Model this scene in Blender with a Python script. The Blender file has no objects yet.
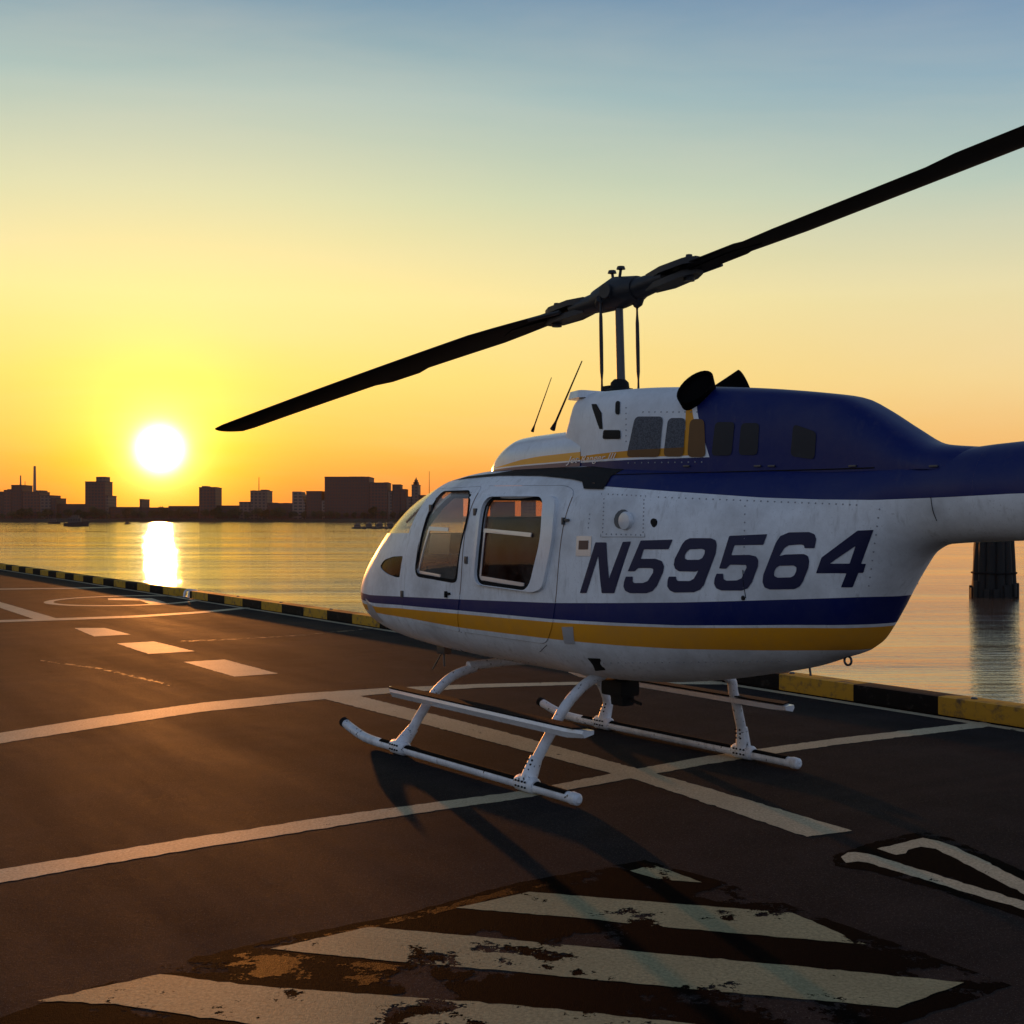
import bpy, bmesh, math, random
from mathutils import Vector, Matrix, geometry
random.seed(7)
S = bpy.context.scene
COL = S.collection

# ------------------------------------------------------------------ camera maths
F_PX, CAM_H, CX, HY = 1280.0, 1.53, 512.0, 518.0
O2 = Vector((.65, 7.76))                       # ground point under the rotor mast
FW = Vector((-.5798, .8147)).normalized()      # where the nose points
LF = Vector((-FW.y, FW.x))                     # the aircraft's port side

def ray(px, py): return Vector(((px-CX)/F_PX, 1.0, -(py-HY)/F_PX))
def gp(px, py, z=0.0):
    r = ray(px, py); t = (z-CAM_H)/r.z
    return (r.x*t, r.y*t)
def far(px, py, d): r = ray(px, py); return (r.x*d, d, CAM_H+r.z*d)
def to_local(w):                               # world -> aircraft frame (fore, port, up)
    q = Vector((w[0], w[1]))-O2
    return Vector((q.dot(FW), q.dot(LF), w[2]))
def cam_local(t, px, py):
    r = ray(px, py); return to_local((r.x*t, r.y*t, CAM_H+r.z*t))
def on_l(px, py, l):
    r = ray(px, py); t = (l+O2.dot(LF))/(Vector((r.x, r.y)).dot(LF)); return cam_local(t, px, py)
def on_s(px, py, s):
    r = ray(px, py); t = (s+O2.dot(FW))/(Vector((r.x, r.y)).dot(FW)); return cam_local(t, px, py)

# ------------------------------------------------------------------ object helpers
def tag(o, label=None, cat=None, group=None, kind=None):
    if label: o['label'] = label
    if cat: o['category'] = cat
    if group: o['group'] = group
    if kind: o['kind'] = kind
    return o
def empty(name, loc=(0,0,0), rz=0.0):
    o = bpy.data.objects.new(name, None); COL.objects.link(o); o.location = loc; o.rotation_euler = (0,0,rz); o.empty_display_size = .2
    return o
def link(name, me, mat=None, parent=None, smooth=40, loc=None):
    o = bpy.data.objects.new(name, me); COL.objects.link(o)
    if mat: 
        me.materials.clear(); me.materials.append(mat)
    if parent: o.parent = parent
    if loc is not None: o.location = loc
    if smooth:
        for p in me.polygons: p.use_smooth = True
        me.set_sharp_from_angle(angle=math.radians(smooth))
    return o
def obj(name, bm, mat, parent=None, smooth=40, recalc=True, loc=None):
    if recalc: bmesh.ops.recalc_face_normals(bm, faces=bm.faces)
    me = bpy.data.meshes.new(name); bm.to_mesh(me); bm.free()
    return link(name, me, mat, parent, smooth, loc)

def box(bm, c, s, rz=0.0, bev=0.0, rot=None):
    m = Matrix.Translation(c) @ (rot.to_4x4() if rot else Matrix.Rotation(rz, 4, 'Z')) @ Matrix.Diagonal((*s, 1))
    r = bmesh.ops.create_cube(bm, size=1, matrix=m)
    if bev:
        es = list({e for v in r['verts'] for e in v.link_edges})
        bmesh.ops.bevel(bm, geom=es, offset=bev, segments=2, profile=.7, affect='EDGES')
def tube(bm, path, rad, n=14, caps=True, closed_round=False):
    path = [Vector(p) for p in path]; N = len(path)
    rads = rad if isinstance(rad, (list, tuple)) else [rad]*N
    up = Vector((0,0,1)); rings = []
    t0 = (path[1]-path[0]).normalized()
    a = t0.cross(up) if abs(t0.dot(up)) < .95 else t0.cross(Vector((1,0,0)))
    a.normalize()
    for i, p in enumerate(path):
        t = (path[min(i+1,N-1)]-path[max(i-1,0)]).normalized()
        a = (a-t*a.dot(t)).normalized(); b = t.cross(a)
        rr = rads[i]; ra, rb = rr if isinstance(rr, tuple) else (rr, rr)
        rings.append([bm.verts.new(p+a*math.cos(2*math.pi*k/n)*ra+b*math.sin(2*math.pi*k/n)*rb) for k in range(n)])
    for i in range(N-1):
        for k in range(n):
            bm.faces.new((rings[i][k], rings[i][(k+1)%n], rings[i+1][(k+1)%n], rings[i+1][k]))
    if caps:
        bm.faces.new(rings[0]); bm.faces.new(rings[-1])
def smooth_path(pts, sub=6):
    pts = [Vector(p) for p in pts]; out = []
    for i in range(len(pts)-1):
        p0, p1, p2, p3 = pts[max(i-1,0)], pts[i], pts[i+1], pts[min(i+2,len(pts)-1)]
        for k in range(sub):
            t = k/sub
            out.append(.5*((2*p1)+(p2-p0)*t+(2*p0-5*p1+4*p2-p3)*t*t+(3*p1-p0-3*p2+p3)*t**3))
    out.append(pts[-1]); return out
def lathe(bm, prof, c=(0,0,0), n=24, M=None):
    rings = []
    for r, z in prof:
        rings.append([bm.verts.new((M or Matrix()) @ Vector((c[0]+r*math.cos(2*math.pi*k/n), c[1]+r*math.sin(2*math.pi*k/n), c[2]+z))) for k in range(n)])
    for i in range(len(prof)-1):
        for k in range(n): bm.faces.new((rings[i][k], rings[i][(k+1)%n], rings[i+1][(k+1)%n], rings[i+1][k]))
    bm.faces.new(rings[0]); bm.faces.new(rings[-1])
def cone_between(bm, a, b, ra, rb, n=14): tube(bm, [a, b], [ra, rb], n)
def prism(bm, poly, fn0, fn1):
    A = [bm.verts.new(fn0(p)) for p in poly]; B = [bm.verts.new(fn1(p)) for p in poly]; n = len(poly)
    bm.faces.new(A); bm.faces.new(B[::-1])
    for k in range(n): bm.faces.new((A[k], A[(k+1)%n], B[(k+1)%n], B[k]))
def round_poly(pts, r, seg=5):
    out = []; n = len(pts); pts = [Vector((p[0], p[1])) for p in pts]
    rs = r if isinstance(r, (list, tuple)) else [r]*n
    for i in range(n):
        p, a, b = pts[i], pts[i-1], pts[(i+1)%n]
        d1, d2 = (a-p), (b-p); rr = min(rs[i], d1.length*.45, d2.length*.45)
        p1, p2 = p+d1.normalized()*rr, p+d2.normalized()*rr
        for k in range(seg+1):
            t = k/seg; out.append(p1*(1-t)**2+p*2*t*(1-t)+p2*t*t)
    return out
def grow(poly, d):                             # offset a simple polygon outward by d
    n = len(poly); P = [Vector((p[0], p[1])) for p in poly]
    area = sum(P[i].x*P[(i+1)%n].y-P[(i+1)%n].x*P[i].y for i in range(n))
    sg = 1 if area > 0 else -1; out = []
    for i in range(n):
        e1 = (P[i]-P[i-1]); e2 = (P[(i+1)%n]-P[i])
        n1 = Vector((e1.y, -e1.x)); n2 = Vector((e2.y, -e2.x))
        if n1.length < 1e-7: n1 = n2.copy()
        if n2.length < 1e-7: n2 = n1.copy()
        n1.normalize(); n2.normalize()
        m = n1+n2; L = m.length
        m = m/L if L > 1e-4 else n1
        out.append(P[i]+m*sg*d/max(.4, m.dot(n1)))
    return out
def inside(pt, poly):
    x, y = pt; c = False; n = len(poly)
    for i in range(n):
        x1, y1 = poly[i][0], poly[i][1]; x2, y2 = poly[i-1][0], poly[i-1][1]
        if (y1 > y) != (y2 > y) and x < (x2-x1)*(y-y1)/(y2-y1)+x1: c = not c
    return c

# ------------------------------------------------------------------ analytic lofted skin
class Skin:
    def __init__(self, rows):                  # rows: s, zb, zt, zc, w, nb, nt
        self.r = sorted(rows)
    def at(self, s):
        R = self.r
        if s <= R[0][0]: return R[0][1:]
        if s >= R[-1][0]: return R[-1][1:]
        i = max(k for k in range(len(R)-1) if R[k][0] <= s)
        a, b = R[i], R[i+1]; h = b[0]-a[0]; t = (s-a[0])/h
        out = []
        for c in range(1, 7):
            def sl(k):
                if k <= 0: return (R[1][c]-R[0][c])/(R[1][0]-R[0][0])
                if k >= len(R)-1: return (R[-1][c]-R[-2][c])/(R[-1][0]-R[-2][0])
                d0 = (R[k][c]-R[k-1][c])/(R[k][0]-R[k-1][0]); d1 = (R[k+1][c]-R[k][c])/(R[k+1][0]-R[k][0])
                return 0 if d0*d1 <= 0 else 2*d0*d1/(d0+d1)
            m0, m1 = sl(i), sl(i+1); t2, t3 = t*t, t*t*t
            out.append((2*t3-3*t2+1)*a[c]+(t3-2*t2+t)*h*m0+(-2*t3+3*t2)*b[c]+(t3-t2)*h*m1)
        return out
    def Y(self, s, z):
        zb, zt, zc, w, nb, nt = self.at(s)
        if s > self.r[-1][0] or s < self.r[0][0]: return -1
        if z >= zc: u, n = (z-zc)/max(1e-6, zt-zc), nt
        else: u, n = (zc-z)/max(1e-6, zc-zb), nb
        if u >= 1: return -1
        return w*(1-u**n)**(1/n)
    def g(self, p):
        zb, zt, zc, w, nb, nt = self.at(p.x); up = p.z >= zc; n = nt if up else nb
        u = (p.z-zc)/max(1e-6, zt-zc) if up else (zc-p.z)/max(1e-6, zc-zb)
        v = (abs(p.y)/max(w, 1e-4))**n+u**n
        if p.x > self.r[-1][0]: v += (p.x-self.r[-1][0])*100
        if p.x < self.r[0][0]: v += (self.r[0][0]-p.x)*100
        return v
    def hit(self, px, py):
        t = 4.0; best = (1e9, None)
        while t < 13:
            p = cam_local(t, px, py); y = self.Y(p.x, p.z)
            if y > 0 and abs(p.y) < y:
                lo, hi = t-.02, t
                for _ in range(18):
                    m = (lo+hi)/2; q = cam_local(m, px, py); yy = self.Y(q.x, q.z)
                    if yy > 0 and abs(q.y) < yy: hi = m
                    else: lo = m
                q = cam_local(hi, px, py); return (q.x, q.z)
            gg = self.g(p)
            if gg < best[0]: best = (gg, p)
            t += .02
        print('near', px, py, round(best[0], 2)); p = best[1]
        zb, zt, *_ = self.at(p.x); return (p.x, min(max(p.z, zb+.004), zt-.004))
    def loft(self, s0, s1, step, n=96, off=0.0):
        bm = bmesh.new(); N = max(2, int(abs(s1-s0)/step)); rings = []
        for i in range(N+1):
            s = s0+(s1-s0)*i/N
            zb, zt, zc, w, nb, nt = self.at(s); zb += -off; zt += off; w += off
            w = max(w, .004); ring = []
            for k in range(n):
                a = 2*math.pi*k/n; c, d = math.cos(a), math.sin(a)
                e = nt if d >= 0 else nb
                y = w*math.copysign(abs(c)**(2/e), c)
                z = zc+((zt-zc) if d >= 0 else (zc-zb))*math.copysign(abs(d)**(2/e), d)
                ring.append(bm.verts.new((s, y, z)))
            rings.append(ring)
        for i in range(N):
            for k in range(n):
                bm.faces.new((rings[i][k], rings[i][(k+1)%n], rings[i+1][(k+1)%n], rings[i+1][k]))
        bm.faces.new(rings[0]); bm.faces.new(rings[-1])
        bmesh.ops.recalc_face_normals(bm, faces=bm.faces)
        return bm

def patch(name, skin, poly, mat, parent, off=.004, side=1, holes=(), cell=.035, smooth=30, thick=0.0):
    """a sheet that follows the skin inside an outline given in (fore, up) metres"""
    pts = [Vector((p[0], p[1])) for p in poly]; edges = [(i, (i+1)%len(pts)) for i in range(len(pts))]
    for h in holes:
        b = len(pts); pts += [Vector((p[0], p[1])) for p in h]; edges += [(b+i, b+(i+1)%len(h)) for i in range(len(h))]
    x0, x1 = min(p.x for p in pts), max(p.x for p in pts); y0, y1 = min(p.y for p in pts), max(p.y for p in pts)
    nb = len(pts); y = y0+cell/2
    while y < y1:
        x = x0+cell/2
        while x < x1:
            if inside((x, y), poly) and not any(inside((x, y), h) for h in holes): pts.append(Vector((x+random.uniform(-.1,.1)*cell, y+random.uniform(-.1,.1)*cell)))
            x += cell
        y += cell
    vs, _, fs, *_ = geometry.delaunay_2d_cdt(pts, edges, [], 0, 1e-6)
    bm = bmesh.new(); V = []
    for v in vs:
        yy = skin.Y(v.x, v.y); yy = max(yy, 0)
        V.append(bm.verts.new((v.x, side*(yy+off), v.y)))
    for f in fs:
        c = (vs[f[0]]+vs[f[1]]+vs[f[2]])/3
        if inside(c, poly) and not any(inside(c, h) for h in holes):
            try: bm.faces.new([V[i] for i in f])
            except ValueError: pass
    for v in list(bm.verts):
        if not v.link_faces: bm.verts.remove(v)
    for f in bm.faces:
        f.normal_update()
        if f.normal.y*side < 0: f.normal_flip()
    if thick:
        bmesh.ops.solidify(bm, geom=list(bm.faces), thickness=thick)
    return obj(name, bm, mat, parent, smooth, recalc=bool(thick))

def boolean(me, cutter_bm, op):
    a = bpy.data.objects.new('tmp_a', me); COL.objects.link(a)
    cm = bpy.data.meshes.new('tmp_c'); bmesh.ops.recalc_face_normals(cutter_bm, faces=cutter_bm.faces); cutter_bm.to_mesh(cm)
    b = bpy.data.objects.new('tmp_b', cm); COL.objects.link(b)
    m = a.modifiers.new('b', 'BOOLEAN'); m.object = b; m.operation = op; m.solver = 'EXACT'
    bpy.context.view_layer.update()
    dg = bpy.context.evaluated_depsgraph_get()
    res = bpy.data.meshes.new_from_object(a.evaluated_get(dg))
    bpy.data.objects.remove(a); bpy.data.objects.remove(b); bpy.data.meshes.remove(cm)
    return res
def shell(skin, s0, s1, step, o_out, o_in, n=96):
    """closed hollow shell between two offsets of the skin, as a mesh"""
    a = skin.loft(s0, s1, step, n, o_out); me = bpy.data.meshes.new('shell'); a.to_mesh(me); a.free()
    inner = skin.loft(s0+.03*(1 if s1 > s0 else -1), s1-.03*(1 if s1 > s0 else -1), step, n, o_in)
    r = boolean(me, inner, 'DIFFERENCE'); inner.free(); bpy.data.meshes.remove(me); return r
def side_prism(poly, l0, l1):
    bm = bmesh.new(); prism(bm, poly, lambda p: (p[0], l0, p[1]), lambda p: (p[0], l1, p[1])); return bm

# ------------------------------------------------------------------ materials
def lin(c): return tuple(((v/255)/12.92 if v/255 <= .04045 else ((v/255+.055)/1.055)**2.4) for v in c)
class NT:
    def __init__(self, name):
        self.m = bpy.data.materials.new(name); self.m.use_nodes = True; self.t = self.m.node_tree; self.n = self.t.nodes; self.l = self.t.links
        self.b = self.n['Principled BSDF']; self.out = self.n['Material Output']
        self.tc = self.n.new('ShaderNodeTexCoord')
    def node(self, typ, **kw):
        nd = self.n.new(typ)
        for k, v in kw.items():
            if k.startswith('i_'): nd.inputs[k[2:]].default_value = v
            else: setattr(nd, k, v)
        return nd
    def set(self, sock, src):
        if hasattr(src, 'links') or isinstance(src, bpy.types.NodeSocket): self.l.new(src, sock)
        else: sock.default_value = src
    def math(self, op, a, b=0.0, c=0.0, clamp=False):
        nd = self.n.new('ShaderNodeMath'); nd.operation = op; nd.use_clamp = clamp
        for i, v in enumerate((a, b, c)): self.set(nd.inputs[i], v)
        return nd.outputs[0]
    def noise(self, scale, detail=4, rough=.55, coord=None, dist=0.0, sc=None):
        nd = self.n.new('ShaderNodeTexNoise'); nd.inputs['Scale'].default_value = scale; nd.inputs['Detail'].default_value = detail; nd.inputs['Roughness'].default_value = rough; nd.inputs['Distortion'].default_value = dist
        c = coord or self.tc.outputs['Object']
        if sc:
            mp = self.n.new('ShaderNodeMapping'); mp.inputs['Scale'].default_value = sc; self.l.new(c, mp.inputs['Vector']); c = mp.outputs[0]
        self.l.new(c, nd.inputs['Vector']); return nd.outputs['Fac']
    def ramp(self, fac, stops, interp='LINEAR'):
        nd = self.n.new('ShaderNodeValToRGB'); nd.color_ramp.interpolation = interp; e = nd.color_ramp.elements
        while len(e) > 1: e.remove(e[-1])
        e[0].position = stops[0][0]; c = stops[0][1]; e[0].color = (*c, 1) if isinstance(c, tuple) else (c, c, c, 1)
        for p, c in stops[1:]:
            q = e.new(p); q.color = (*c, 1) if isinstance(c, tuple) else (c, c, c, 1)
        self.l.new(fac, nd.inputs[0]); return nd.outputs[0]
    def mix(self, fac, a, b, mode='MIX'):
        nd = self.n.new('ShaderNodeMix'); nd.data_type = 'RGBA'; nd.blend_type = mode
        self.set(nd.inputs[0], fac)
        for i, v in ((6, a), (7, b)):
            self.set(nd.inputs[i], (*v, 1) if isinstance(v, tuple) and len(v) == 3 else v)
        return nd.outputs[2]
    def xyz(self, coord=None):
        nd = self.n.new('ShaderNodeSeparateXYZ'); self.l.new(coord or self.tc.outputs['Object'], nd.inputs[0]); return nd.outputs
    def bump(self, h, strength=.3, dist=.01, normal=None):
        nd = self.n.new('ShaderNodeBump'); nd.inputs['Strength'].default_value = strength; nd.inputs['Distance'].default_value = dist
        self.l.new(h, nd.inputs['Height'])
        if normal: self.l.new(normal, nd.inputs['Normal'])
        return nd.outputs[0]
    def curve(self, x, pts, x0, x1):           # piecewise function of x through pts
        nd = self.n.new('ShaderNodeFloatCurve'); cm = nd.mapping; c = cm.curves[0]
        pts = sorted(pts); ys = [p[1] for p in pts]; y0, y1 = min(ys)-.01, max(ys)+.01
        P = [((p[0]-x0)/(x1-x0), (p[1]-y0)/(y1-y0)) for p in pts]
        c.points[0].location = P[0]; c.points[1].location = P[-1]
        for p in P[1:-1]: c.points.new(*p)
        for p in c.points: p.handle_type = 'VECTOR' 
        cm.update()
        self.l.new(self.math('DIVIDE', self.math('SUBTRACT', x, x0), x1-x0, clamp=True), nd.inputs['Value'])
        return self.math('ADD', self.math('MULTIPLY', nd.outputs[0], y1-y0), y0)
    def base(self, col, rough=.5, metal=0.0, spec=None, coat=0.0):
        self.set(self.b.inputs['Base Color'], (*col, 1) if isinstance(col, tuple) and len(col) == 3 else col)
        self.set(self.b.inputs['Roughness'], rough); self.b.inputs['Metallic'].default_value = metal
        if spec is not None: self.b.inputs['Specular IOR Level'].default_value = spec
        self.b.inputs['Coat Weight'].default_value = coat; self.b.inputs['Coat Roughness'].default_value = .12
        return self

WHITE, NAVY, GOLD = (.78,.81,.84), (.004,.012,.105), (.78,.33,.015)
def simple(name, col, rough=.5, metal=0.0, var=.25, scale=6, bump=.0, coat=0.0, bscale=60):
    t = NT(name); n = t.noise(scale, 5)
    d = tuple(v*(1-var) for v in col)
    t.base(t.mix(n, d, tuple(min(1, v*(1+var*.5)) for v in col)), rough, metal, coat=coat)
    if bump: t.l.new(t.bump(t.noise(bscale, 4), bump, .004), t.b.inputs['Normal'])
    return t.m
def grime(t, col, amt=.35):
    n1 = t.noise(3.0, 7, .7); n2 = t.noise(26, 4, .6, sc=(1, 1, .25)); n3 = t.noise(9, 6, .7, sc=(2.2, 2.2, .35)); n4 = t.noise(90, 3, .6)
    g = t.ramp(n1, [(.42, 0.0), (.72, 1.0)]); g2 = t.ramp(n2, [(.53, 0.0), (.72, .8)]); g3 = t.ramp(n3, [(.55, 0.0), (.75, .9)]); g4 = t.ramp(n4, [(.60, 0.0), (.72, .8)])
    k = t.math('MULTIPLY', t.math('MAXIMUM', t.math('MAXIMUM', g, g2), t.math('MAXIMUM', g3, g4)), amt)
    return t.mix(k, col, (.17,.155,.14))
M = {}
M['white'] = (lambda t: t.base(grime(t, (*WHITE, 1), .3), .3, coat=.3).m)(NT('white_paint'))
M['white_metal'] = (lambda t: (t.base(t.mix(t.ramp(t.noise(30, 4, .65), [(.63, 0.0), (.66, 1.0)]), grime(t, (*WHITE, 1), .6), (.05,.045,.04)), .45), t.m)[1])(NT('chipped_white_metal'))
M['black'] = simple('black_metal', (.010,.010,.011), .75, bump=.1); M['black'].node_tree.nodes['Principled BSDF'].inputs['Specular IOR Level'].default_value = .25
M['rubber'] = simple('black_rubber', (.012,.011,.011), .95, bump=.3); M['rubber'].node_tree.nodes['Principled BSDF'].inputs['Specular IOR Level'].default_value = .15
M['blade'] = simple('blade_paint', (.008,.007,.007), .7, var=.4, scale=3); M['blade'].node_tree.nodes['Principled BSDF'].inputs['Specular IOR Level'].default_value = .15
M['steel'] = simple('mast_steel', (.07,.075,.085), .42, .3)
M['hub'] = simple('hub_grey', (.022,.024,.03), .55, .2, var=.6, scale=14)
M['exhaust'] = simple('sooty_exhaust', (.004,.004,.004), .95, bump=.2); M['exhaust'].node_tree.nodes['Principled BSDF'].inputs['Specular IOR Level'].default_value = .05
M['seat'] = simple('cabin_upholstery', (.16,.055,.03), .8, bump=.3)
M['cabin'] = simple('cabin_lining', (.30,.19,.13), .85)
M['tan'] = simple('cabin_trim_tan', (.62,.45,.30), .75)
M['panel'] = simple('instrument_black', (.02,.02,.02), .6)
M['alu'] = simple('bare_aluminium', (.62,.62,.64), .35, .4)
M['red'] = simple('red_paint', (.35,.02,.015), .5)
t = NT('window_glass'); t.base((.8,.8,.8), .02); t.b.inputs['Transmission Weight'].default_value = 0
gl = t.node('ShaderNodeBsdfTransparent'); gl.inputs[0].default_value = (.94,.93,.90,1)
gs = t.node('ShaderNodeBsdfGlossy'); gs.inputs['Roughness'].default_value = .03; gs.inputs[0].default_value = (.95,.95,.95,1)
fr = t.node('ShaderNodeLayerWeight'); fr.inputs['Blend'].default_value = .5
mx = t.node('ShaderNodeMixShader'); t.l.new(t.math('ADD', t.math('MULTIPLY', t.math('POWER', fr.outputs['Facing'], 5.0), .7), .02), mx.inputs[0]); t.l.new(gl.outputs[0], mx.inputs[1]); t.l.new(gs.outputs[0], mx.inputs[2]); df = t.node('ShaderNodeBsdfDiffuse'); df.inputs[0].default_value = (.8,.78,.74,1); tl = t.node('ShaderNodeBsdfTranslucent'); tl.inputs[0].default_value = (.8,.78,.74,1)
m2 = t.node('ShaderNodeMixShader'); m2.inputs[0].default_value = .5; t.l.new(df.outputs[0], m2.inputs[1]); t.l.new(tl.outputs[0], m2.inputs[2])
m3 = t.node('ShaderNodeMixShader'); t.l.new(t.math('ADD', t.math('MULTIPLY', t.ramp(t.noise(5, 6, .65, sc=(1,1,.5)), [(.4, 0.0), (.75, 1.0)]), .10), .08), m3.inputs[0]); t.l.new(mx.outputs[0], m3.inputs[1]); t.l.new(m2.outputs[0], m3.inputs[2]); t.l.new(m3.outputs[0], t.out.inputs[0])
M['glass'] = t.m
M['glass_tint'] = t.m.copy(); M['glass_tint'].name = 'tinted_glass'
for n_ in M['glass_tint'].node_tree.nodes:
    if n_.type == 'BSDF_TRANSPARENT': n_.inputs[0].default_value = (.74,.68,.62,1)
    if n_.type == 'MATH' and n_.operation == 'ADD' and abs(n_.inputs[1].default_value-.08) < 1e-4: n_.inputs[1].default_value = .0
M['glass_dark'] = M['glass_tint'].copy(); M['glass_dark'].name = 'smoked_glass'
for n_ in M['glass_dark'].node_tree.nodes:
    if n_.type == 'BSDF_TRANSPARENT': n_.inputs[0].default_value = (.10,.05,.045,1)
    if n_.type == 'BSDF_GLOSSY': n_.inputs[0].default_value = (.5,.5,.5,1)

# ------------------------------------------------------------------ skins of the aircraft
BODY = Skin([ # s, zb, zt, zc, w, nb, nt
 (2.87,.96,1.00,.98,.02,2.0,2.0), (2.84,.905,1.045,.98,.11,2.0,2.0), (2.76,.83,1.105,.975,.225,2.1,2.0), (2.6,.765,1.20,.97,.345,2.2,2.0), (2.4,.715,1.35,.97,.455,2.3,2.1),
 (2.2,.685,1.505,.97,.53,2.4,2.15), (2.0,.66,1.64,.98,.58,2.5,2.25), (1.75,.638,1.745,1.0,.62,2.6,2.45), (1.4,.62,1.82,1.02,.65,2.7,2.8), (1.0,.605,1.85,1.04,.665,2.7,3.2),
 (.4,.59,1.86,1.05,.67,2.7,3.6), (-.2,.585,1.86,1.06,.665,2.7,3.8), (-.55,.60,1.85,1.08,.635,2.6,3.8), (-.85,.635,1.84,1.12,.585,2.5,3.6), (-1.15,.69,1.83,1.17,.52,2.4,3.2),
 (-1.5,.765,1.82,1.25,.43,2.3,2.9), (-1.72,.835,1.815,1.35,.355,2.2,2.6), (-1.86,.885,1.81,1.45,.315,2.2,2.5), (-1.92,.955,1.81,1.5,.30,2.2,2.4), (-2.07,1.19,1.815,1.58,.265,2.1,2.3), (-2.20,1.35,1.82,1.63,.24,2.0,2.2),
 (-2.33,1.41,1.835,1.64,.225,2.0,2.1), (-2.8,1.435,1.865,1.65,.21,2.0,2.0), (-7.0,1.60,1.86,1.73,.13,2.0,2.0)])
def cw(s_, zb): return BODY.Y(s_, zb)
COWL = Skin([
 (.085,1.84,2.07,1.841,.355,3,7), (.03,1.84,2.20,1.841,.365,3,7), (-.015,1.83,2.268,1.831,.375,3,7), (-.06,1.83,2.275,1.831,.385,3,6), (-.5,1.80,2.265,1.801,.435,3,5.5), (-.85,1.78,2.245,1.781,cw(-.85,1.78)*.99,3,5), (-1.2,1.765,2.215,1.766,cw(-1.2,1.765),3,4.5), (-1.68,1.755,2.15,1.756,cw(-1.68,1.755),3,4),
 (-1.80,1.75,2.125,1.751,cw(-1.8,1.75),3,3.6), (-1.93,1.75,2.065,1.751,cw(-1.93,1.75),3,3.2), (-2.10,1.75,1.965,1.751,cw(-2.1,1.75),3,2.8), (-2.25,1.75,1.885,1.751,cw(-2.25,1.75),3,2.4), (-2.32,1.75,1.868,1.751,.20,3,2.2), (-2.55,1.7,1.845,1.71,.15,3,2.0)])
FAIR = Skin([
 (1.0,1.838,1.86,1.839,.25,3,3), (.96,1.835,1.90,1.836,.28,3,3), (.87,1.833,1.975,1.834,.32,3,3.2), (.76,1.832,2.03,1.833,.345,3,3.4), (.66,1.832,2.052,1.833,.36,3,3.6), (.4,1.83,2.06,1.831,.375,3,3.8), (.0,1.83,2.065,1.831,.395,3,4), (-.12,1.83,2.06,1.831,.40,3,4)])

def hits(skin, pts):
    out = []
    for p in pts:
        h = skin.hit(*p)
        if h is None: print('MISS', p); continue
        out.append(h)
    return out
def in_frame_poly(skin, pts): return hits(skin, pts)

# paint limits as curves of the fore-aft coordinate, taken on the skin
c_b2 = hits(BODY, [(370,595),(400,596.5),(461,599.4),(554,603),(620,603),(680,602.5),(790,599.5),(868,596.8)])
c_b1 = hits(BODY, [(374,603),(400,605),(461,610.5),(554,619.3),(620,623),(680,625.4),(780,625),(880,623.7)])
c_y2 = hits(BODY, [(378,607),(400,608.3),(461,614),(554,622.3),(620,626),(680,627.9),(780,627.8),(876,627)])
c_y1 = hits(BODY, [(387,614.7),(410,618.3),(461,627.6),(554,639.2),(620,645.5),(680,649),(780,650.5),(855,650)])
c_up = hits(BODY, [(606,486.5),(640,489),(680,492),(764,497.7),(820,499.5),(875,500),(950,497),(1015,493.5)])
print('curves', [(round(a,2),round(b,3)) for a,b in c_b2+c_b1+c_up])
t = NT('aircraft_livery'); X, Yc, Z = t.xyz()
def ext(c, lo=None, hi=None):
    c = sorted(c); return [(-7.2, c[0][1] if lo is None else lo)]+c+[(3.0, c[-1][1] if hi is None else hi)]
def above(c, eps=0.0): return t.math('GREATER_THAN', Z, t.math('ADD', t.curve(X, c, -7.2, 3.0), eps))
a_b1, a_b2, a_y1, a_y2 = above(ext(c_b1)), above(ext(c_b2)), above(ext(c_y1)), above(ext(c_y2))
a_up = t.math('MULTIPLY', above(ext(c_up, lo=1.64)), t.math('LESS_THAN', X, t.math('ADD', -.42, t.math('MULTIPLY', t.math('SUBTRACT', 1.70, Z), 1.0))))
base = grime(t, (*WHITE, 1), .45)
nose = t.math('LESS_THAN', X, 2.70)
c = t.mix(t.math('MULTIPLY', t.math('SUBTRACT', a_y1, a_y2, clamp=True), t.math('MULTIPLY', nose, 1)), base, grime(t, (*GOLD, 1), .22))
c = t.mix(t.math('MULTIPLY', t.math('SUBTRACT', a_b1, a_b2, clamp=True), t.math('GREATER_THAN', X, -4)), c, grime(t, (*NAVY, 1), .12))
c = t.mix(a_up, c, grime(t, (*NAVY, 1), .12))
t.base(c, t.math('ADD', .34, t.math('MULTIPLY', t.noise(5, 5), .2)), coat=.0, spec=.3)
t.l.new(t.bump(t.noise(7, 3), .22, .008, t.bump(t.noise(2.2, 3), .35, .02)), t.b.inputs['Normal'])
M['livery'] = t.m

# cowl: white forward, a gold band and a navy rear
t = NT('cowl_livery'); X, Yc, Z = t.xyz()
eA = hits(COWL, [(700,392),(710,459)]); eB = hits(COWL, [(681,400),(683,425)]); 
def slant(e):                                  # s limit as a function of z
    (s0, z0), (s1, z1) = e; k = (s1-s0)/(z1-z0)
    return t.math('ADD', t.math('MULTIPLY', t.math('SUBTRACT', Z, z0), k), s0)
wA = slant(eA); behindA = t.math('LESS_THAN', X, wA); behindA2 = t.math('LESS_THAN', X, t.math('ADD', wA, .03))
gv = t.curve(Z, [(1.80,-.30),(1.86,-.50),(1.885,-.80),(1.92,-.95),(2.0,-.985),(2.12,-.975),(2.28,-.93)], 1.75, 2.3)
gold_v = t.math('LESS_THAN', X, gv)
lowline = hits(COWL, [(606,461.5),(640,460.5),(708,460)]); lz = lowline[1][1]
gcur = t.curve(X, [(-1.3,1.905),(-1.05,1.905),(-.7,1.902),(-.5,1.898),(-.1,1.888),(.2,1.885)], -1.4, .3)
gold_h = t.math('LESS_THAN', Z, gcur)
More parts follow.
